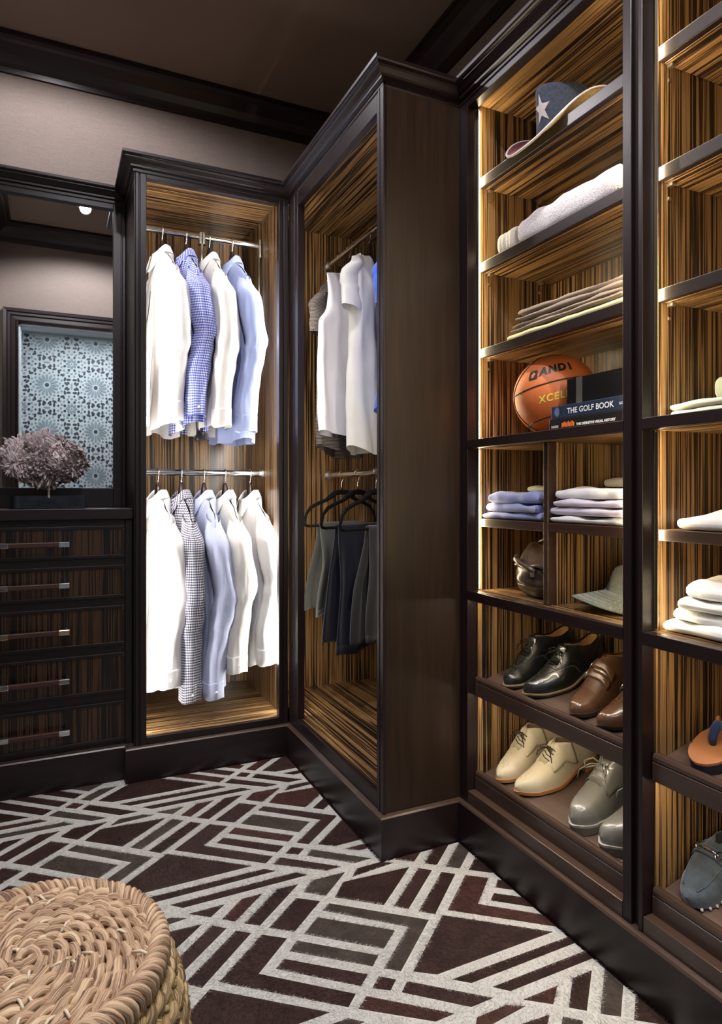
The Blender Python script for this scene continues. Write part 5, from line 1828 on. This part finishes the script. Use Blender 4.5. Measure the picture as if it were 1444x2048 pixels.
def monk(label, xtoe, y, zf, rz, right, group):
    t = shoe_root('monk_strap_shoe', label, 'shoe', xtoe, y, zf, rz, group)
    la = Last(L=0.290, W=0.0475, right=right, htop=([0, .06, .15, .25, .35, .45, .52, .60, .70, .80, .90, 1.0], [.011, .026, .034, .043, .058, .080, .093, .086, .068, .061, .068, .075]))
    upper_mesh(la, BRNL, t)
    lining_and_insole(la, t, TANLIN); top_edge(la, BRNL, t)
    sole_set(la, t, plain('brown_welt', (0.05, 0.03, 0.02), 0.45), DARKSOLE)
    capl = [(0.245 - 0.02 * abs(q) ** 2, -1 if q < 0 else 1, 1 - abs(q) * 0.97) for q in [-1 + 2 * k / 24 for k in range(25)]]
    line_on(la, capl, 0.0011, BRNL, t, 'cap_seam')
    # two straps over the instep
    for (sa, sb) in ((0.345, 0.412), (0.425, 0.495)):
        rows = []
        for i in range(4):
            s = lerp(sa, sb, i / 3)
            rows.append([la.P(s + 0.02 * (1 - q), -1, q, 0.0022) for q in [0.35 + 0.65 * j / 9 for j in range(10)]] + [la.P(s + 0.05 * (1 - q), 1, q, 0.0022) for q in [1 - 0.9 * j / 12 for j in range(1, 13)]])
        MB().grid(rows).build('strap', BRNL, t, smooth=True, solid=0.0024)
        s = (sa + sb) / 2
        sd = -right if False else (1 if right > 0 else -1)
        c = la.P(s + 0.02, 1, 0.50, 0.006)
        bk = MB()
        u = (la.P(s + 0.02, 1, 0.62, 0.006) - la.P(s + 0.02, 1, 0.38, 0.006)).normalized(); v = (la.P(s + 0.07, 1, 0.5, 0.006) - la.P(s - 0.03, 1, 0.5, 0.006)).normalized()
        bk.tube([c + u * 0.008 + v * 0.011, c + u * 0.008 - v * 0.011, c - u * 0.008 - v * 0.011, c - u * 0.008 + v * 0.011], 0.0014, 8, closed=True)
        bk.build('buckle', STEEL, t, smooth=True)
    return t


def derby(label, xtoe, y, zf, rz, right, group):
    t = shoe_root('derby_shoe', label, 'shoe', xtoe, y, zf, rz, group)
    la = Last(L=0.292, W=0.0485, right=right)
    upper_mesh(la, TANS, t)
    lining_and_insole(la, t, plain('pale_lining', (0.50, 0.36, 0.22), 0.6)); top_edge(la, TANS, t)
    sole_set(la, t, TANSOLE, TANSOLE, sthick=0.005, heelmat=plain('stacked_heel', (0.50, 0.28, 0.08), 0.4))
    SHADE = plain('brown_pinking', (0.20, 0.13, 0.06), 0.6)
    SEAMT = plain('sand_seam', (0.50, 0.37, 0.19), 0.5)
    med = []
    for k in range(18):
        a = 2 * PI * k / 18
        med.append((0.13 + 0.045 * math.cos(a), 1 if math.sin(a) >= 0 else -1, 1 - 0.20 * abs(math.sin(a))))
    dots_on(la, med, 0.0009, SHADE, t, 'perforations', step=0.006)
    dots_on(la, [(0.10, -1, .9), (0.13, -1, .99), (0.16, 1, .92), (0.13, 1, .96), (0.10, 1, .9)], 0.0012, SHADE, t, 'perforations', step=0.008)
    for sd in (-1, 1):
        # quarters: raised flaps carrying the eyelets
        rows = []
        for i in range(13):
            s = lerp(0.33, 0.66, i / 12)
            qb = 0.93 if i == 0 else lerp(0.42, 0.20, i / 12)
            qt = lerp(0.94, 0.995, sm(0, 0.6, i / 12)) - 0.06 * (1 - sm(0.45, 0.6, s))
            rows.append([la.P(s, sd, lerp(qb, qt, j / 8), 0.0020) for j in range(9)])
        MB().grid(rows).build('quarter', TANS, t, smooth=True, solid=0.0016)
        ed = [rows[0][j] for j in range(8, -1, -1)] + [rows[i][0] for i in range(13)]
        MB().tube(ed, 0.0008, 5).build('quarter_seam', SEAMT, t, smooth=True)
        ar = [(0.52 + 0.14 * k / 10, sd, 0.80 - 0.42 * math.sin(PI * k / 12) ** 0.8) for k in range(11)]
        dots_on(la, ar, 0.0008, SHADE, t, 'perforations', step=0.004, off=0.003)
        dots_on(la, [(0.66 + 0.2 * k / 6, sd, 0.40 + 0.05 * k) for k in range(7)], 0.0008, SHADE, t, 'perforations', step=0.004)
    tg = [[la.P(s, -1, q, 0.001) for q in (0.84, 0.92, 1.0)] + [la.P(s, 1, q, 0.001) for q in (0.92, 0.84)] for s in (0.34, 0.42, 0.48, 0.53)]
    MB().grid(tg).build('tongue', TANS, t, smooth=True, solid=0.003)
    laces(la, t, plain('brown_lace', (0.035, 0.022, 0.014), 0.7), [0.375, 0.405, 0.435, 0.465], q=0.80, r=0.0015, cross=True)
    return t


def chukka(label, xtoe, y, zf, rz, right, group):
    t = shoe_root('chukka_boot', label, 'boot', xtoe, y, zf, rz, group)
    la = Last(L=0.290, W=0.0515, right=right, toe=0.95, s_open=0.47, o_len=0.16,
              htop=([0, .05, .12, .22, .32, .42, .50, .58, .66, .78, .90, 1.0], [.016, .038, .048, .054, .062, .076, .096, .114, .122, .116, .114, .114]), base=0.022, heel_rise=0.008)
    upper_mesh(la, GRYL, t)
    lining_and_insole(la, t, plain('grey_lining', (0.20, 0.19, 0.17), 0.7)); top_edge(la, GRYL, t)
    slab_mesh(la, 0.0055, -0.005, 0.001, plain('pale_welt', (0.34, 0.32, 0.28), 0.6), t, 'welt')
    dots_on(la, [(0.04 + 0.6 * k / 30, -1, 0.0) for k in range(31)], 0.0009, plain('pale_thread', (0.45, 0.43, 0.38), 0.7), t, 'welt_stitching', step=0.005, off=0.0055)
    slab_mesh(la, 0.0050, 0, -0.005, GRYSOLE, t, 'sole', floor=0.001)
    for sd in (-1, 1):
        rows = []
        for i in range(13):
            s = lerp(0.37, 0.80, i / 12)
            qb = lerp(0.40, 0.12, sm(0, 0.7, i / 12))
            qt = lerp(0.90, 0.995, sm(0, 0.4, i / 12)) - 0.05 * (1 - sm(0.5, 0.6, s))
            rows.append([la.P(s, sd, lerp(qb, qt, j / 8), 0.0024) for j in range(9)])
        MB().grid(rows).build('quarter', GRYL, t, smooth=True, solid=0.002)
        ed = [rows[0][j] for j in range(8, -1, -1)] + [rows[i][0] for i in range(13)]
        MB().tube(ed, 0.0009, 5).build('quarter_seam', GRYL, t, smooth=True)
    tg = [[la.P(s, -1, q, 0.001) for q in (0.80, 0.90, 1.0)] + [la.P(s, 1, q, 0.001) for q in (0.90, 0.80)] for s in (0.36, 0.42, 0.48, 0.52, 0.55)]
    MB().grid(tg).build('tongue', GRYL, t, smooth=True, solid=0.003)
    laces(la, t, GRYLACE, [0.415, 0.455, 0.495], q=0.78, r=0.0021, bow_k=1.7)
    return t


SG1, SG2 = 'shoes on the upper tray of the left bay', 'shoes on the lower tray of the left bay'
Z1, Z2 = 0.508, 0.214
wingtip('black wingtip shoe farther left on the upper tray', 1.222, 1.600, Z1, 0, 1, SG1)
wingtip('black wingtip shoe nearer, beside the brown monk strap', 1.222, 1.496, Z1, -2, -1, SG1)
monk('brown double-monk shoe beside the black wingtip', 1.222, 1.322, Z1, -3, 1, SG1)
monk('brown double-monk shoe cut off by the pillar', 1.222, 1.214, Z1, -3, -1, SG1)
derby('sand brogue derby farther left on the lower tray', 1.222, 1.636, Z2, 0, 1, SG2)
derby('sand brogue derby nearer, in front of its pair', 1.222, 1.534, Z2, -2, -1, SG2)
chukka('grey leather chukka boot farther left, bow tied', 1.224, 1.318, Z2, -4, 1, SG2)
chukka('grey leather chukka boot partly behind the pillar', 1.222, 1.200, Z2, -4, -1, SG2)
# a loose lace end lies on the tray before the second boot
ll = MB().tube([(1.2215, 1.196, tray_z(Z2, 1.2215) + 0.004), (1.224, 1.180, tray_z(Z2, 1.224) + 0.003), (1.2185, 1.160, tray_z(Z2, 1.2185) + 0.0035), (1.219, 1.146, tray_z(Z2, 1.219) + 0.003)], 0.0018, 6).build('shoelace', GRYLACE, smooth=True)
ll['label'] = 'loose grey shoelace end lying on the lower shoe tray'; ll['category'] = 'shoelace'


# ---- sandals and moccasin on the right bay's trays
FTAN = plain('tan_footbed', (0.42, 0.175, 0.072), 0.5, bump=0.06, bscale=300)
NAVYS = plain('navy_foam', (0.012, 0.014, 0.035), 0.7)
NAVYW = cloth('navy_webbing', (0.018, 0.035, 0.12), bump=0.6, weave=700)
SADDLE = plain('dark_tan_strap', (0.17, 0.10, 0.045), 0.5)


def flipflop(label, xtoe, y, zf, rz, right):
    t = shoe_root('flip_flop', label, 'sandal', xtoe, y, zf, rz, 'tan flip-flops on the right bay tray')
    la = Last(L=0.285, W=0.053, right=right, toe=1.1, heel_rise=0.0, base=0.026)
    la.zs = lambda s: 0.026
    slab_mesh(la, 0.0, -0.005, 0.0, FTAN, t, 'footbed')
    slab_mesh(la, -0.0005, -0.017, -0.005, NAVYS, t, 'midsole')
    slab_mesh(la, -0.001, -0.0255, -0.017, plain('black_rubber', (0.012, 0.012, 0.013), 0.8, bump=0.6, bscale=150), t, 'outsole')
    c = Vector((0.078, la.cy(.27) + right * 0.006, 0.026))
    # toe post in navy webbing, then leather straps running back
    MB().tube([c, c + Vector((0.0, 0, 0.014)), c + Vector((0.012, 0, 0.028)), c + Vector((0.030, 0, 0.036))], [0.007, 0.0085, 0.0105, 0.011], 12).build('toe_post', NAVYW, t, smooth=True)
    k = c + Vector((0.028, 0, 0.035))
    for sd in (-1, 1):
        rows = []
        e = Vector((0.150, la.cy(.53) + sd * (la.hw(.53) - 0.004), 0.024))
        for i in range(13):
            u = i / 12
            p = k.lerp(e, u); p.z = lerp(k.z, e.z, u ** 1.8) + 0.010 * math.sin(PI * u)
            w = lerp(0.009, 0.016, u)
            rows.append([p + Vector((-w * 0.8, -sd * w * 0.25, 0.002)), p + Vector((0, 0, 0.0035)), p + Vector((w * 0.8, sd * w * 0.25, -0.002))])
        MB().grid(rows).build('strap', FTAN if sd > 0 else SADDLE, t, smooth=True, solid=0.003)
    return t


flipflop('tan flip-flop with navy toe post farther left on the right bay tray', 1.224, 0.958, Z1, -2, 1)
flipflop('tan flip-flop at the frame edge on the right bay tray', 1.222, 0.850, Z1, -4, -1)

SUEDE = plain('slate_suede', (0.050, 0.066, 0.088), 0.9, bump=0.5, bscale=380, var=0.3, vscale=60, sheen=0.4)


def moccasin(label, xtoe, y, zf, rz, right):
    t = shoe_root('moccasin', label, 'shoe', xtoe, y, zf, rz, None)
    la = Last(L=0.285, W=0.0525, right=right, toe=1.0, s_open=0.42, o_len=0.18, base=0.008, heel_rise=0.004,
              htop=([0, .05, .12, .22, .32, .42, .50, .60, .70, .80, .90, 1.0], [.013, .026, .034, .043, .055, .068, .070, .060, .054, .052, .057, .062]))
    upper_mesh(la, SUEDE, t)
    lining_and_insole(la, t, plain('slate_lining', (0.10, 0.10, 0.10), 0.7)); top_edge(la, SUEDE, t)
    slab_mesh(la, 0.0, -0.006, 0.001, SUEDE, t, 'sole')
    # apron with its puckered seam, horsebit and rubber pebbles
    ap = [(0.50 - 0.43 * math.sin(PI / 2 * (1 - abs(u))) ** 0.8, -1 if u < 0 else 1, 0.60 + 0.10 * (1 - abs(u))) for u in [-1 + 2 * k / 40 for k in range(41)]]
    line_on(la, ap, 0.0016, SUEDE, t, 'apron_seam', 0.001)
    dots_on(la, ap, 0.0011, plain('pale_stitch', (0.22, 0.26, 0.30), 0.8), t, 'apron_stitching', step=0.0055, off=0.0026)
    rows = []
    for i in range(5):
        s = lerp(0.335, 0.405, i / 4)
        rows.append([la.P(s, -1, q, 0.003) for q in [0.40 + 0.6 * j / 8 for j in range(9)]] + [la.P(s, 1, q, 0.003) for q in [1 - 0.6 * j / 8 for j in range(1, 9)]])
    MB().grid(rows).build('saddle_strap', SUEDE, t, smooth=True, solid=0.002)
    a, b = la.P(0.365, -1, 0.80, 0.008), la.P(0.365, 1, 0.80, 0.008)
    bit = MB(); bit.tube([a, a.lerp(b, 0.3) + Vector((0, 0, 0.004)), a.lerp(b, 0.5) + Vector((0, 0, 0.0045)), a.lerp(b, 0.7) + Vector((0, 0, 0.004)), b], [0.0028, 0.002, 0.0034, 0.002, 0.0028], 10)
    bit.build('horsebit', CHROME, t, smooth=True)
    for p in (a, b):
        ring_ = [p + Vector((0.011 * math.cos(2 * PI * k / 20), 0.003 * math.sin(2 * PI * k / 20), 0.006 * math.sin(2 * PI * k / 20))) for k in range(20)]
        MB().tube(ring_, 0.0016, 8, closed=True).build('bit_ring', CHROME, t, smooth=True)
    for k in range(9):
        s = 0.05 + 0.055 * k
        p = la.P(s, -1, 0.04, 0.001); p.z = 0.0045
        MB().lathe([(0, 0.004), (0.0028, 0.003), (0.0035, 0), (0.0028, -0.003), (0, -0.004)], 10, p).build('rubber_pebble', plain('pale_rubber', (0.45, 0.45, 0.42), 0.6) if k == 0 else bpy.data.materials['pale_rubber'], t, smooth=True)
    return t


moccasin('slate suede moccasin with silver bit on the right bay lower tray', 1.222, 0.980, Z2, -3, 1)

# ------------------------------------------------------------------ quartz cluster on its stand, on the dresser counter
QZ = plain('smoky_quartz', (0.66, 0.57, 0.58), 0.22, trans=0.0, var=0.25, vscale=16, coat=0.4)
QZD = plain('dark_matrix', (0.30, 0.245, 0.24), 0.4, bump=0.8, bscale=90, var=0.6, vscale=40)
QZW = plain('clear_quartz', (0.80, 0.74, 0.75), 0.08, trans=0.15, coat=0.5)
cry = thing('quartz_cluster', 'mauve grey quartz crystal cluster on a black stand before the mirror', 'mineral', (-0.016, 2.800, 1.0405))
MB().box(-0.131, 0.131, -0.040, 0.040, 0.0, 0.050).build('stand_base', BLACKGLASS, cry, bevel=0.002)
MB().tube([(0.002, -0.012, 0.035), (0.002, -0.012, 0.10)], 0.0055, 14).tube([(0.002, -0.0415, 0.040), (0.002, -0.0405, 0.050)], 0.006, 12).build('stand_post', STEEL, cry, smooth=True, smooth_angle=50)
for (x, y) in ((-0.028, -0.03), (0.028, -0.03), (0.03, 0.03)):
    MB().tube([(0.002, -0.012, 0.074), (x * .6, y * .6, 0.072), (x, y, 0.080), (x * 1.02, y * 1.02, 0.105)], 0.0022, 8).build('prong', STEEL, cry, smooth=True)
RQ = random.Random(4)
CX, CZ, RXX, RYY, RZZ = -0.012, 0.186, 0.170, 0.072, 0.112


def env(d):
    """outline of the cluster: wide, flat-topped at the left, drawn in towards the bottom"""
    x, z = d.x, d.z
    r = 1.0
    if z < -0.2: r *= 1.0 - 0.22 * abs(x) * min(1, (-z - 0.2) * 0.9)
    r *= 1 + 0.10 * nz(d.x * 2.2 + 5, d.y * 2.2, d.z * 2.2)
    if z > 0.35: r *= 1 - 0.16 * (z - 0.35)
    return r


core = []
for i in range(19):
    ph_ = PI * i / 18
    row = []
    for k in range(36):
        a = 2 * PI * k / 36
        d = Vector((math.sin(ph_) * math.cos(a), math.sin(ph_) * math.sin(a), -math.cos(ph_)))
        r = env(d) * 0.85 * (1 + 0.09 * nz(d.x * 7, d.y * 7, d.z * 7))
        row.append((CX + RXX * r * d.x, RYY * r * d.y, CZ + RZZ * r * d.z))
    core.append(row)
MB().grid(core, closed_u=True).build('matrix', QZD, cry)


def crystal(mb, base, d, length, rad):
    d = d.normalized()
    u = d.orthogonal().normalized(); v = d.cross(u)
    ph_ = RQ.uniform(0, 1)
    vs = []
    for (t, rr) in ((0.0, rad), (length * RQ.uniform(.72, .85), rad * 0.92)):
        for k in range(6):
            a = 2 * PI * k / 6 + ph_
            vs.append(base + d * t + (u * math.cos(a) + v * math.sin(a)) * rr)
    vs.append(base + d * length)
    fs = [(k, (k + 1) % 6, 6 + (k + 1) % 6, 6 + k) for k in range(6)] + [(6 + k, 6 + (k + 1) % 6, 12) for k in range(6)]
    mb.add(vs, fs)


ma, mb_, mc = MB(), MB(), MB()
for i in range(2100):
    z = RQ.uniform(-1, 1); a = RQ.uniform(0, 2 * PI)
    s = math.sqrt(1 - z * z)
    d = Vector((s * math.cos(a), s * math.sin(a), z))
    r = env(d) * 0.84 * (1 + 0.09 * nz(d.x * 7, d.y * 7, d.z * 7))
    p = Vector((CX + RXX * r * d.x, RYY * r * d.y, CZ + RZZ * r * d.z))
    flow = Vector((nz(p.x * 14, p.z * 14, 1.0), nz(p.x * 14, p.z * 14, 9.0) - 0.3, nz(p.x * 14, p.z * 14, 17.0)))
    dd = d * 0.6 + flow * 1.9 + Vector((RQ.gauss(0, .22), RQ.gauss(0, .22), RQ.gauss(0, .22)))
    if dd.dot(d) < 0.1: dd += d * (0.25 - dd.dot(d))
    big = RQ.random() < 0.06
    dark = (d.x > 0.40 and d.z > -0.5 and RQ.random() < 0.62) or RQ.random() < 0.10 or (d.z < -0.45 and d.x > 0.0 and RQ.random() < 0.5)
    crystal(mb_ if dark else (mc if big or RQ.random() < .12 else ma), p - dd.normalized() * 0.006, dd, RQ.uniform(0.016, 0.036) * (1.5 if big else 1), RQ.uniform(0.0020, 0.0046) * (1.6 if big else 1))
for m_, mt, nm, lb in ((ma, QZ, 'smoky_crystals', 'mauve grey crystal points'), (mb_, QZD, 'dark_crystals', 'blackish crystal points'), (mc, QZW, 'clear_crystals', 'larger clear crystal points')):
    o = m_.build(nm, mt, cry); o['kind'] = 'stuff'; o['label'] = lb

# ------------------------------------------------------------------ woven seagrass stool
def seagrass(name, cols, seed):
    m, nt, b = new_mat(name)
    setp(b, rough=0.6, spec=0.35)
    uv = nt.nodes.new('ShaderNodeUVMap')
    mp = nt.nodes.new('ShaderNodeMapping'); mp.inputs['Scale'].default_value = (14, 5, 1); mp.inputs['Location'].default_value = (seed, seed * 2, 0)
    nt.links.new(uv.outputs[0], mp.inputs['Vector'])
    n = nt.nodes.new('ShaderNodeTexNoise'); n.inputs['Scale'].default_value = 1.0; n.inputs['Detail'].default_value = 5; n.inputs['Roughness'].default_value = 0.6
    nt.links.new(mp.outputs['Vector'], n.inputs['Vector'])
    mp2 = nt.nodes.new('ShaderNodeMapping'); mp2.inputs['Scale'].default_value = (10, 30, 1)
    nt.links.new(uv.outputs[0], mp2.inputs['Vector'])
    n2 = nt.nodes.new('ShaderNodeTexNoise'); n2.inputs['Scale'].default_value = 1.0; n2.inputs['Detail'].default_value = 3
    nt.links.new(mp2.outputs['Vector'], n2.inputs['Vector'])
    mx = nt.nodes.new('ShaderNodeMix'); mx.data_type = 'FLOAT'; mx.inputs[0].default_value = 0.45
    nt.links.new(n.outputs['Fac'], mx.inputs[2]); nt.links.new(n2.outputs['Fac'], mx.inputs[3])
    r = nt.nodes.new('ShaderNodeValToRGB'); el = r.color_ramp.elements
    while len(el) < len(cols): el.new(0.5)
    for e, (p, c) in zip(el, cols):
        e.position = p; e.color = col(c)
    nt.links.new(mx.outputs[0], r.inputs['Fac']); nt.links.new(r.outputs['Color'], b.inputs['Base Color'])
    bp = nt.nodes.new('ShaderNodeBump'); bp.inputs['Strength'].default_value = 0.6; bp.inputs['Distance'].default_value = 0.0015
    nt.links.new(n2.outputs['Fac'], bp.inputs['Height']); nt.links.new(bp.outputs['Normal'], b.inputs['Normal'])
    return m


SGR = seagrass('seagrass', [(0.40, (0.10, 0.055, 0.034)), (0.465, (0.32, 0.195, 0.12)), (0.53, (0.50, 0.335, 0.205)), (0.61, (0.66, 0.49, 0.32))], 1.3)
SGR2 = seagrass('seagrass_olive', [(0.40, (0.07, 0.04, 0.02)), (0.47, (0.22, 0.14, 0.065)), (0.54, (0.40, 0.28, 0.13)), (0.62, (0.52, 0.39, 0.20))], 4.1)
SX, SY, SZ = -0.037, 1.083, 0.425
st = thing('woven_stool', 'round woven seagrass stool on the cowhide rug, nearest the doorway', 'stool', (SX, SY, 0.0))
RS = random.Random(9)


def strand(mb, fn, t0, t1, steps, rad, flat=1.0, seg=7, uv0=0.0):
    pts, rr = [], []
    for i in range(steps + 1):
        t = lerp(t0, t1, i / steps)
        p, k = fn(t)
        pts.append(p); rr.append(rad * k)
    mb.tube(pts, rr, seg, uv0=uv0)


# the lid: twisted ropes in rings, drawn round and round
ring_r = [0.014, 0.032, 0.050, 0.068, 0.086, 0.104, 0.122, 0.140, 0.158, 0.173]
for q, R0 in enumerate(ring_r):
    ph0 = RS.uniform(0, 6.28)
    pitch = 0.060 * RS.uniform(.9, 1.15)
    ntw = max(1, round(2 * PI * R0 / pitch))
    for s_ in range(2):
        mb = MB()
        sd1 = RS.uniform(0, 50)

        def fn(t, R0=R0, s_=s_, ph0=ph0, ntw=ntw, sd1=sd1):
            a = t
            tw = ntw * a + PI * s_ + ph0
            wob = 0.003 * nz(a * 2.2 * R0 / 0.08, sd1, 1.0)
            rr = R0 + 0.0056 * math.cos(tw) + wob
            z = SZ - 0.014 + 0.0074 * math.sin(tw) + 0.003 * nz(a * 3, sd1, 4.0) - 0.010 * (R0 / 0.2) ** 3
            k = 1 + 0.22 * nz(a * 6 * R0 / .05, sd1 + 9, 2.0) * 1.9
            return Vector((rr * math.cos(a), rr * math.sin(a), z)), k
        n = max(24, int(2 * PI * R0 / 0.0055))
        strand(mb, fn, ph0, ph0 + 2 * PI + 0.05, n, 0.0076, uv0=sd1)
        mb.build('lid_strand', SGR, st, smooth=True)
    if q < len(ring_r) - 1:
        # pale ties crossing between the coils
        for k in range(RS.randint(2, 4)):
            a = RS.uniform(0, 2 * PI)
            p = Vector(((R0 + 0.009) * math.cos(a), (R0 + 0.009) * math.sin(a), SZ - 0.003))
            d = Vector((math.cos(a + RS.uniform(-.9, .9)), math.sin(a + RS.uniform(-.9, .9)), 0)) * 0.012
            MB().tube([p - d - Vector((0, 0, .004)), p, p + d - Vector((0, 0, .004))], 0.0022, 6).build('tie', plain('pale_seagrass_%d_%d' % (q, k), (0.62, 0.52, 0.38), 0.6), st, smooth=True)
# the lid's rim: wound slantwise
NW = 96
for k in range(NW):
    a0 = 2 * PI * k / NW + RS.uniform(-.006, .006)
    mb = MB(); pts = []
    for i in range(13):
        u = i / 12
        b = lerp(-0.55 * PI, 1.15 * PI, u)
        a = a0 + 0.20 * (u - 0.3)
        rr = 0.187 + 0.0125 * math.cos(b) * -1 if False else 0.187 - 0.0125 * math.cos(PI * u * 1.2)
        z = SZ - 0.022 + 0.0165 * math.sin(PI * u * 1.2 + 0.0) + (-0.010 if u > .9 else 0)
        pts.append((rr * math.cos(a), rr * math.sin(a), z))
    mb.tube(pts, [0.0045] + [0.0058 * RS.uniform(.88, 1.12)] * 11 + [0.004], 7, uv0=k * 0.37)
    mb.build('rim_strand', SGR, st, smooth=True)


def braid(R0, z0, a_r, a_z, rad, nper, mat, name, flare=0.0, ph=0.0, tilt=0.0):
    for s_ in range(3):
        sd1 = RS.uniform(0, 50)
        mb = MB()

        def fn(a, s_=s_, sd1=sd1):
            t = nper * a + 2 * PI * s_ / 3 + ph
            rr = R0 + a_r * math.sin(2 * t) + 0.002 * nz(a * 4, sd1, 3.0)
            z = z0 + a_z * math.sin(t) + 0.003 * nz(a * 5, sd1, 8.0)
            return Vector((rr * math.cos(a), rr * math.sin(a), z)), 1 + 0.25 * nz(a * 9, sd1, 5.0)
        strand(mb, fn, 0, 2 * PI, 240, rad, uv0=sd1)
        mb.build(name, mat, st, smooth=True)


braid(0.190, SZ - 0.044, 0.004, 0.008, 0.0072, 22, SGR2, 'collar_braid')
prev = None
lv = [(SZ - 0.064, 0.203), (SZ - 0.092, 0.214), (SZ - 0.122, 0.221), (SZ - 0.152, 0.224), (SZ - 0.184, 0.224), (SZ - 0.218, 0.222), (0.170, 0.218), (0.130, 0.213), (0.090, 0.207), (0.050, 0.200), (0.018, 0.196)]
for i, (z, R0) in enumerate(lv):
    braid(R0, z, 0.005, 0.011, 0.0085, 17 + (i % 2), SGR2, 'side_braid', ph=0.9 * i)
# open-work knots between the braids
for i in range(len(lv) - 1):
    z0, r0 = lv[i]; z1, r1 = lv[i + 1]
    for k in range(16):
        a0 = 2 * PI * (k + 0.5 * (i % 2)) / 16 + RS.uniform(-.03, .03)
        pts = []
        for q in range(9):
            u = q / 8
            a = a0 + 0.13 * (u - .5) * (1 if k % 2 else -1) + 0.03 * math.sin(u * 9)
            rr = lerp(r0, r1, u) + 0.006 * math.sin(PI * u) - 0.002
            pts.append((rr * math.cos(a), rr * math.sin(a), lerp(z0 + .008, z1 - .008, u)))
        MB().tube(pts, 0.0072 * RS.uniform(.8, 1.15), 7, uv0=k * .31 + i).build('side_strand', SGR2, st, smooth=True)
# light frame of rods the weave is worked on
fr = [(SZ - 0.045, 0.183), (0.02, 0.188)]
for k in range(6):
    a = 2 * PI * k / 6
    MB().tube([(0.183 * math.cos(a), 0.183 * math.sin(a), SZ - 0.046), (0.188 * math.cos(a), 0.188 * math.sin(a), 0.009)], 0.006, 8).build('frame_rod', plain('dark_rod_%d' % k, (0.06, 0.04, 0.025), 0.5) if k == 0 else bpy.data.materials['dark_rod_0'], st, smooth=True)
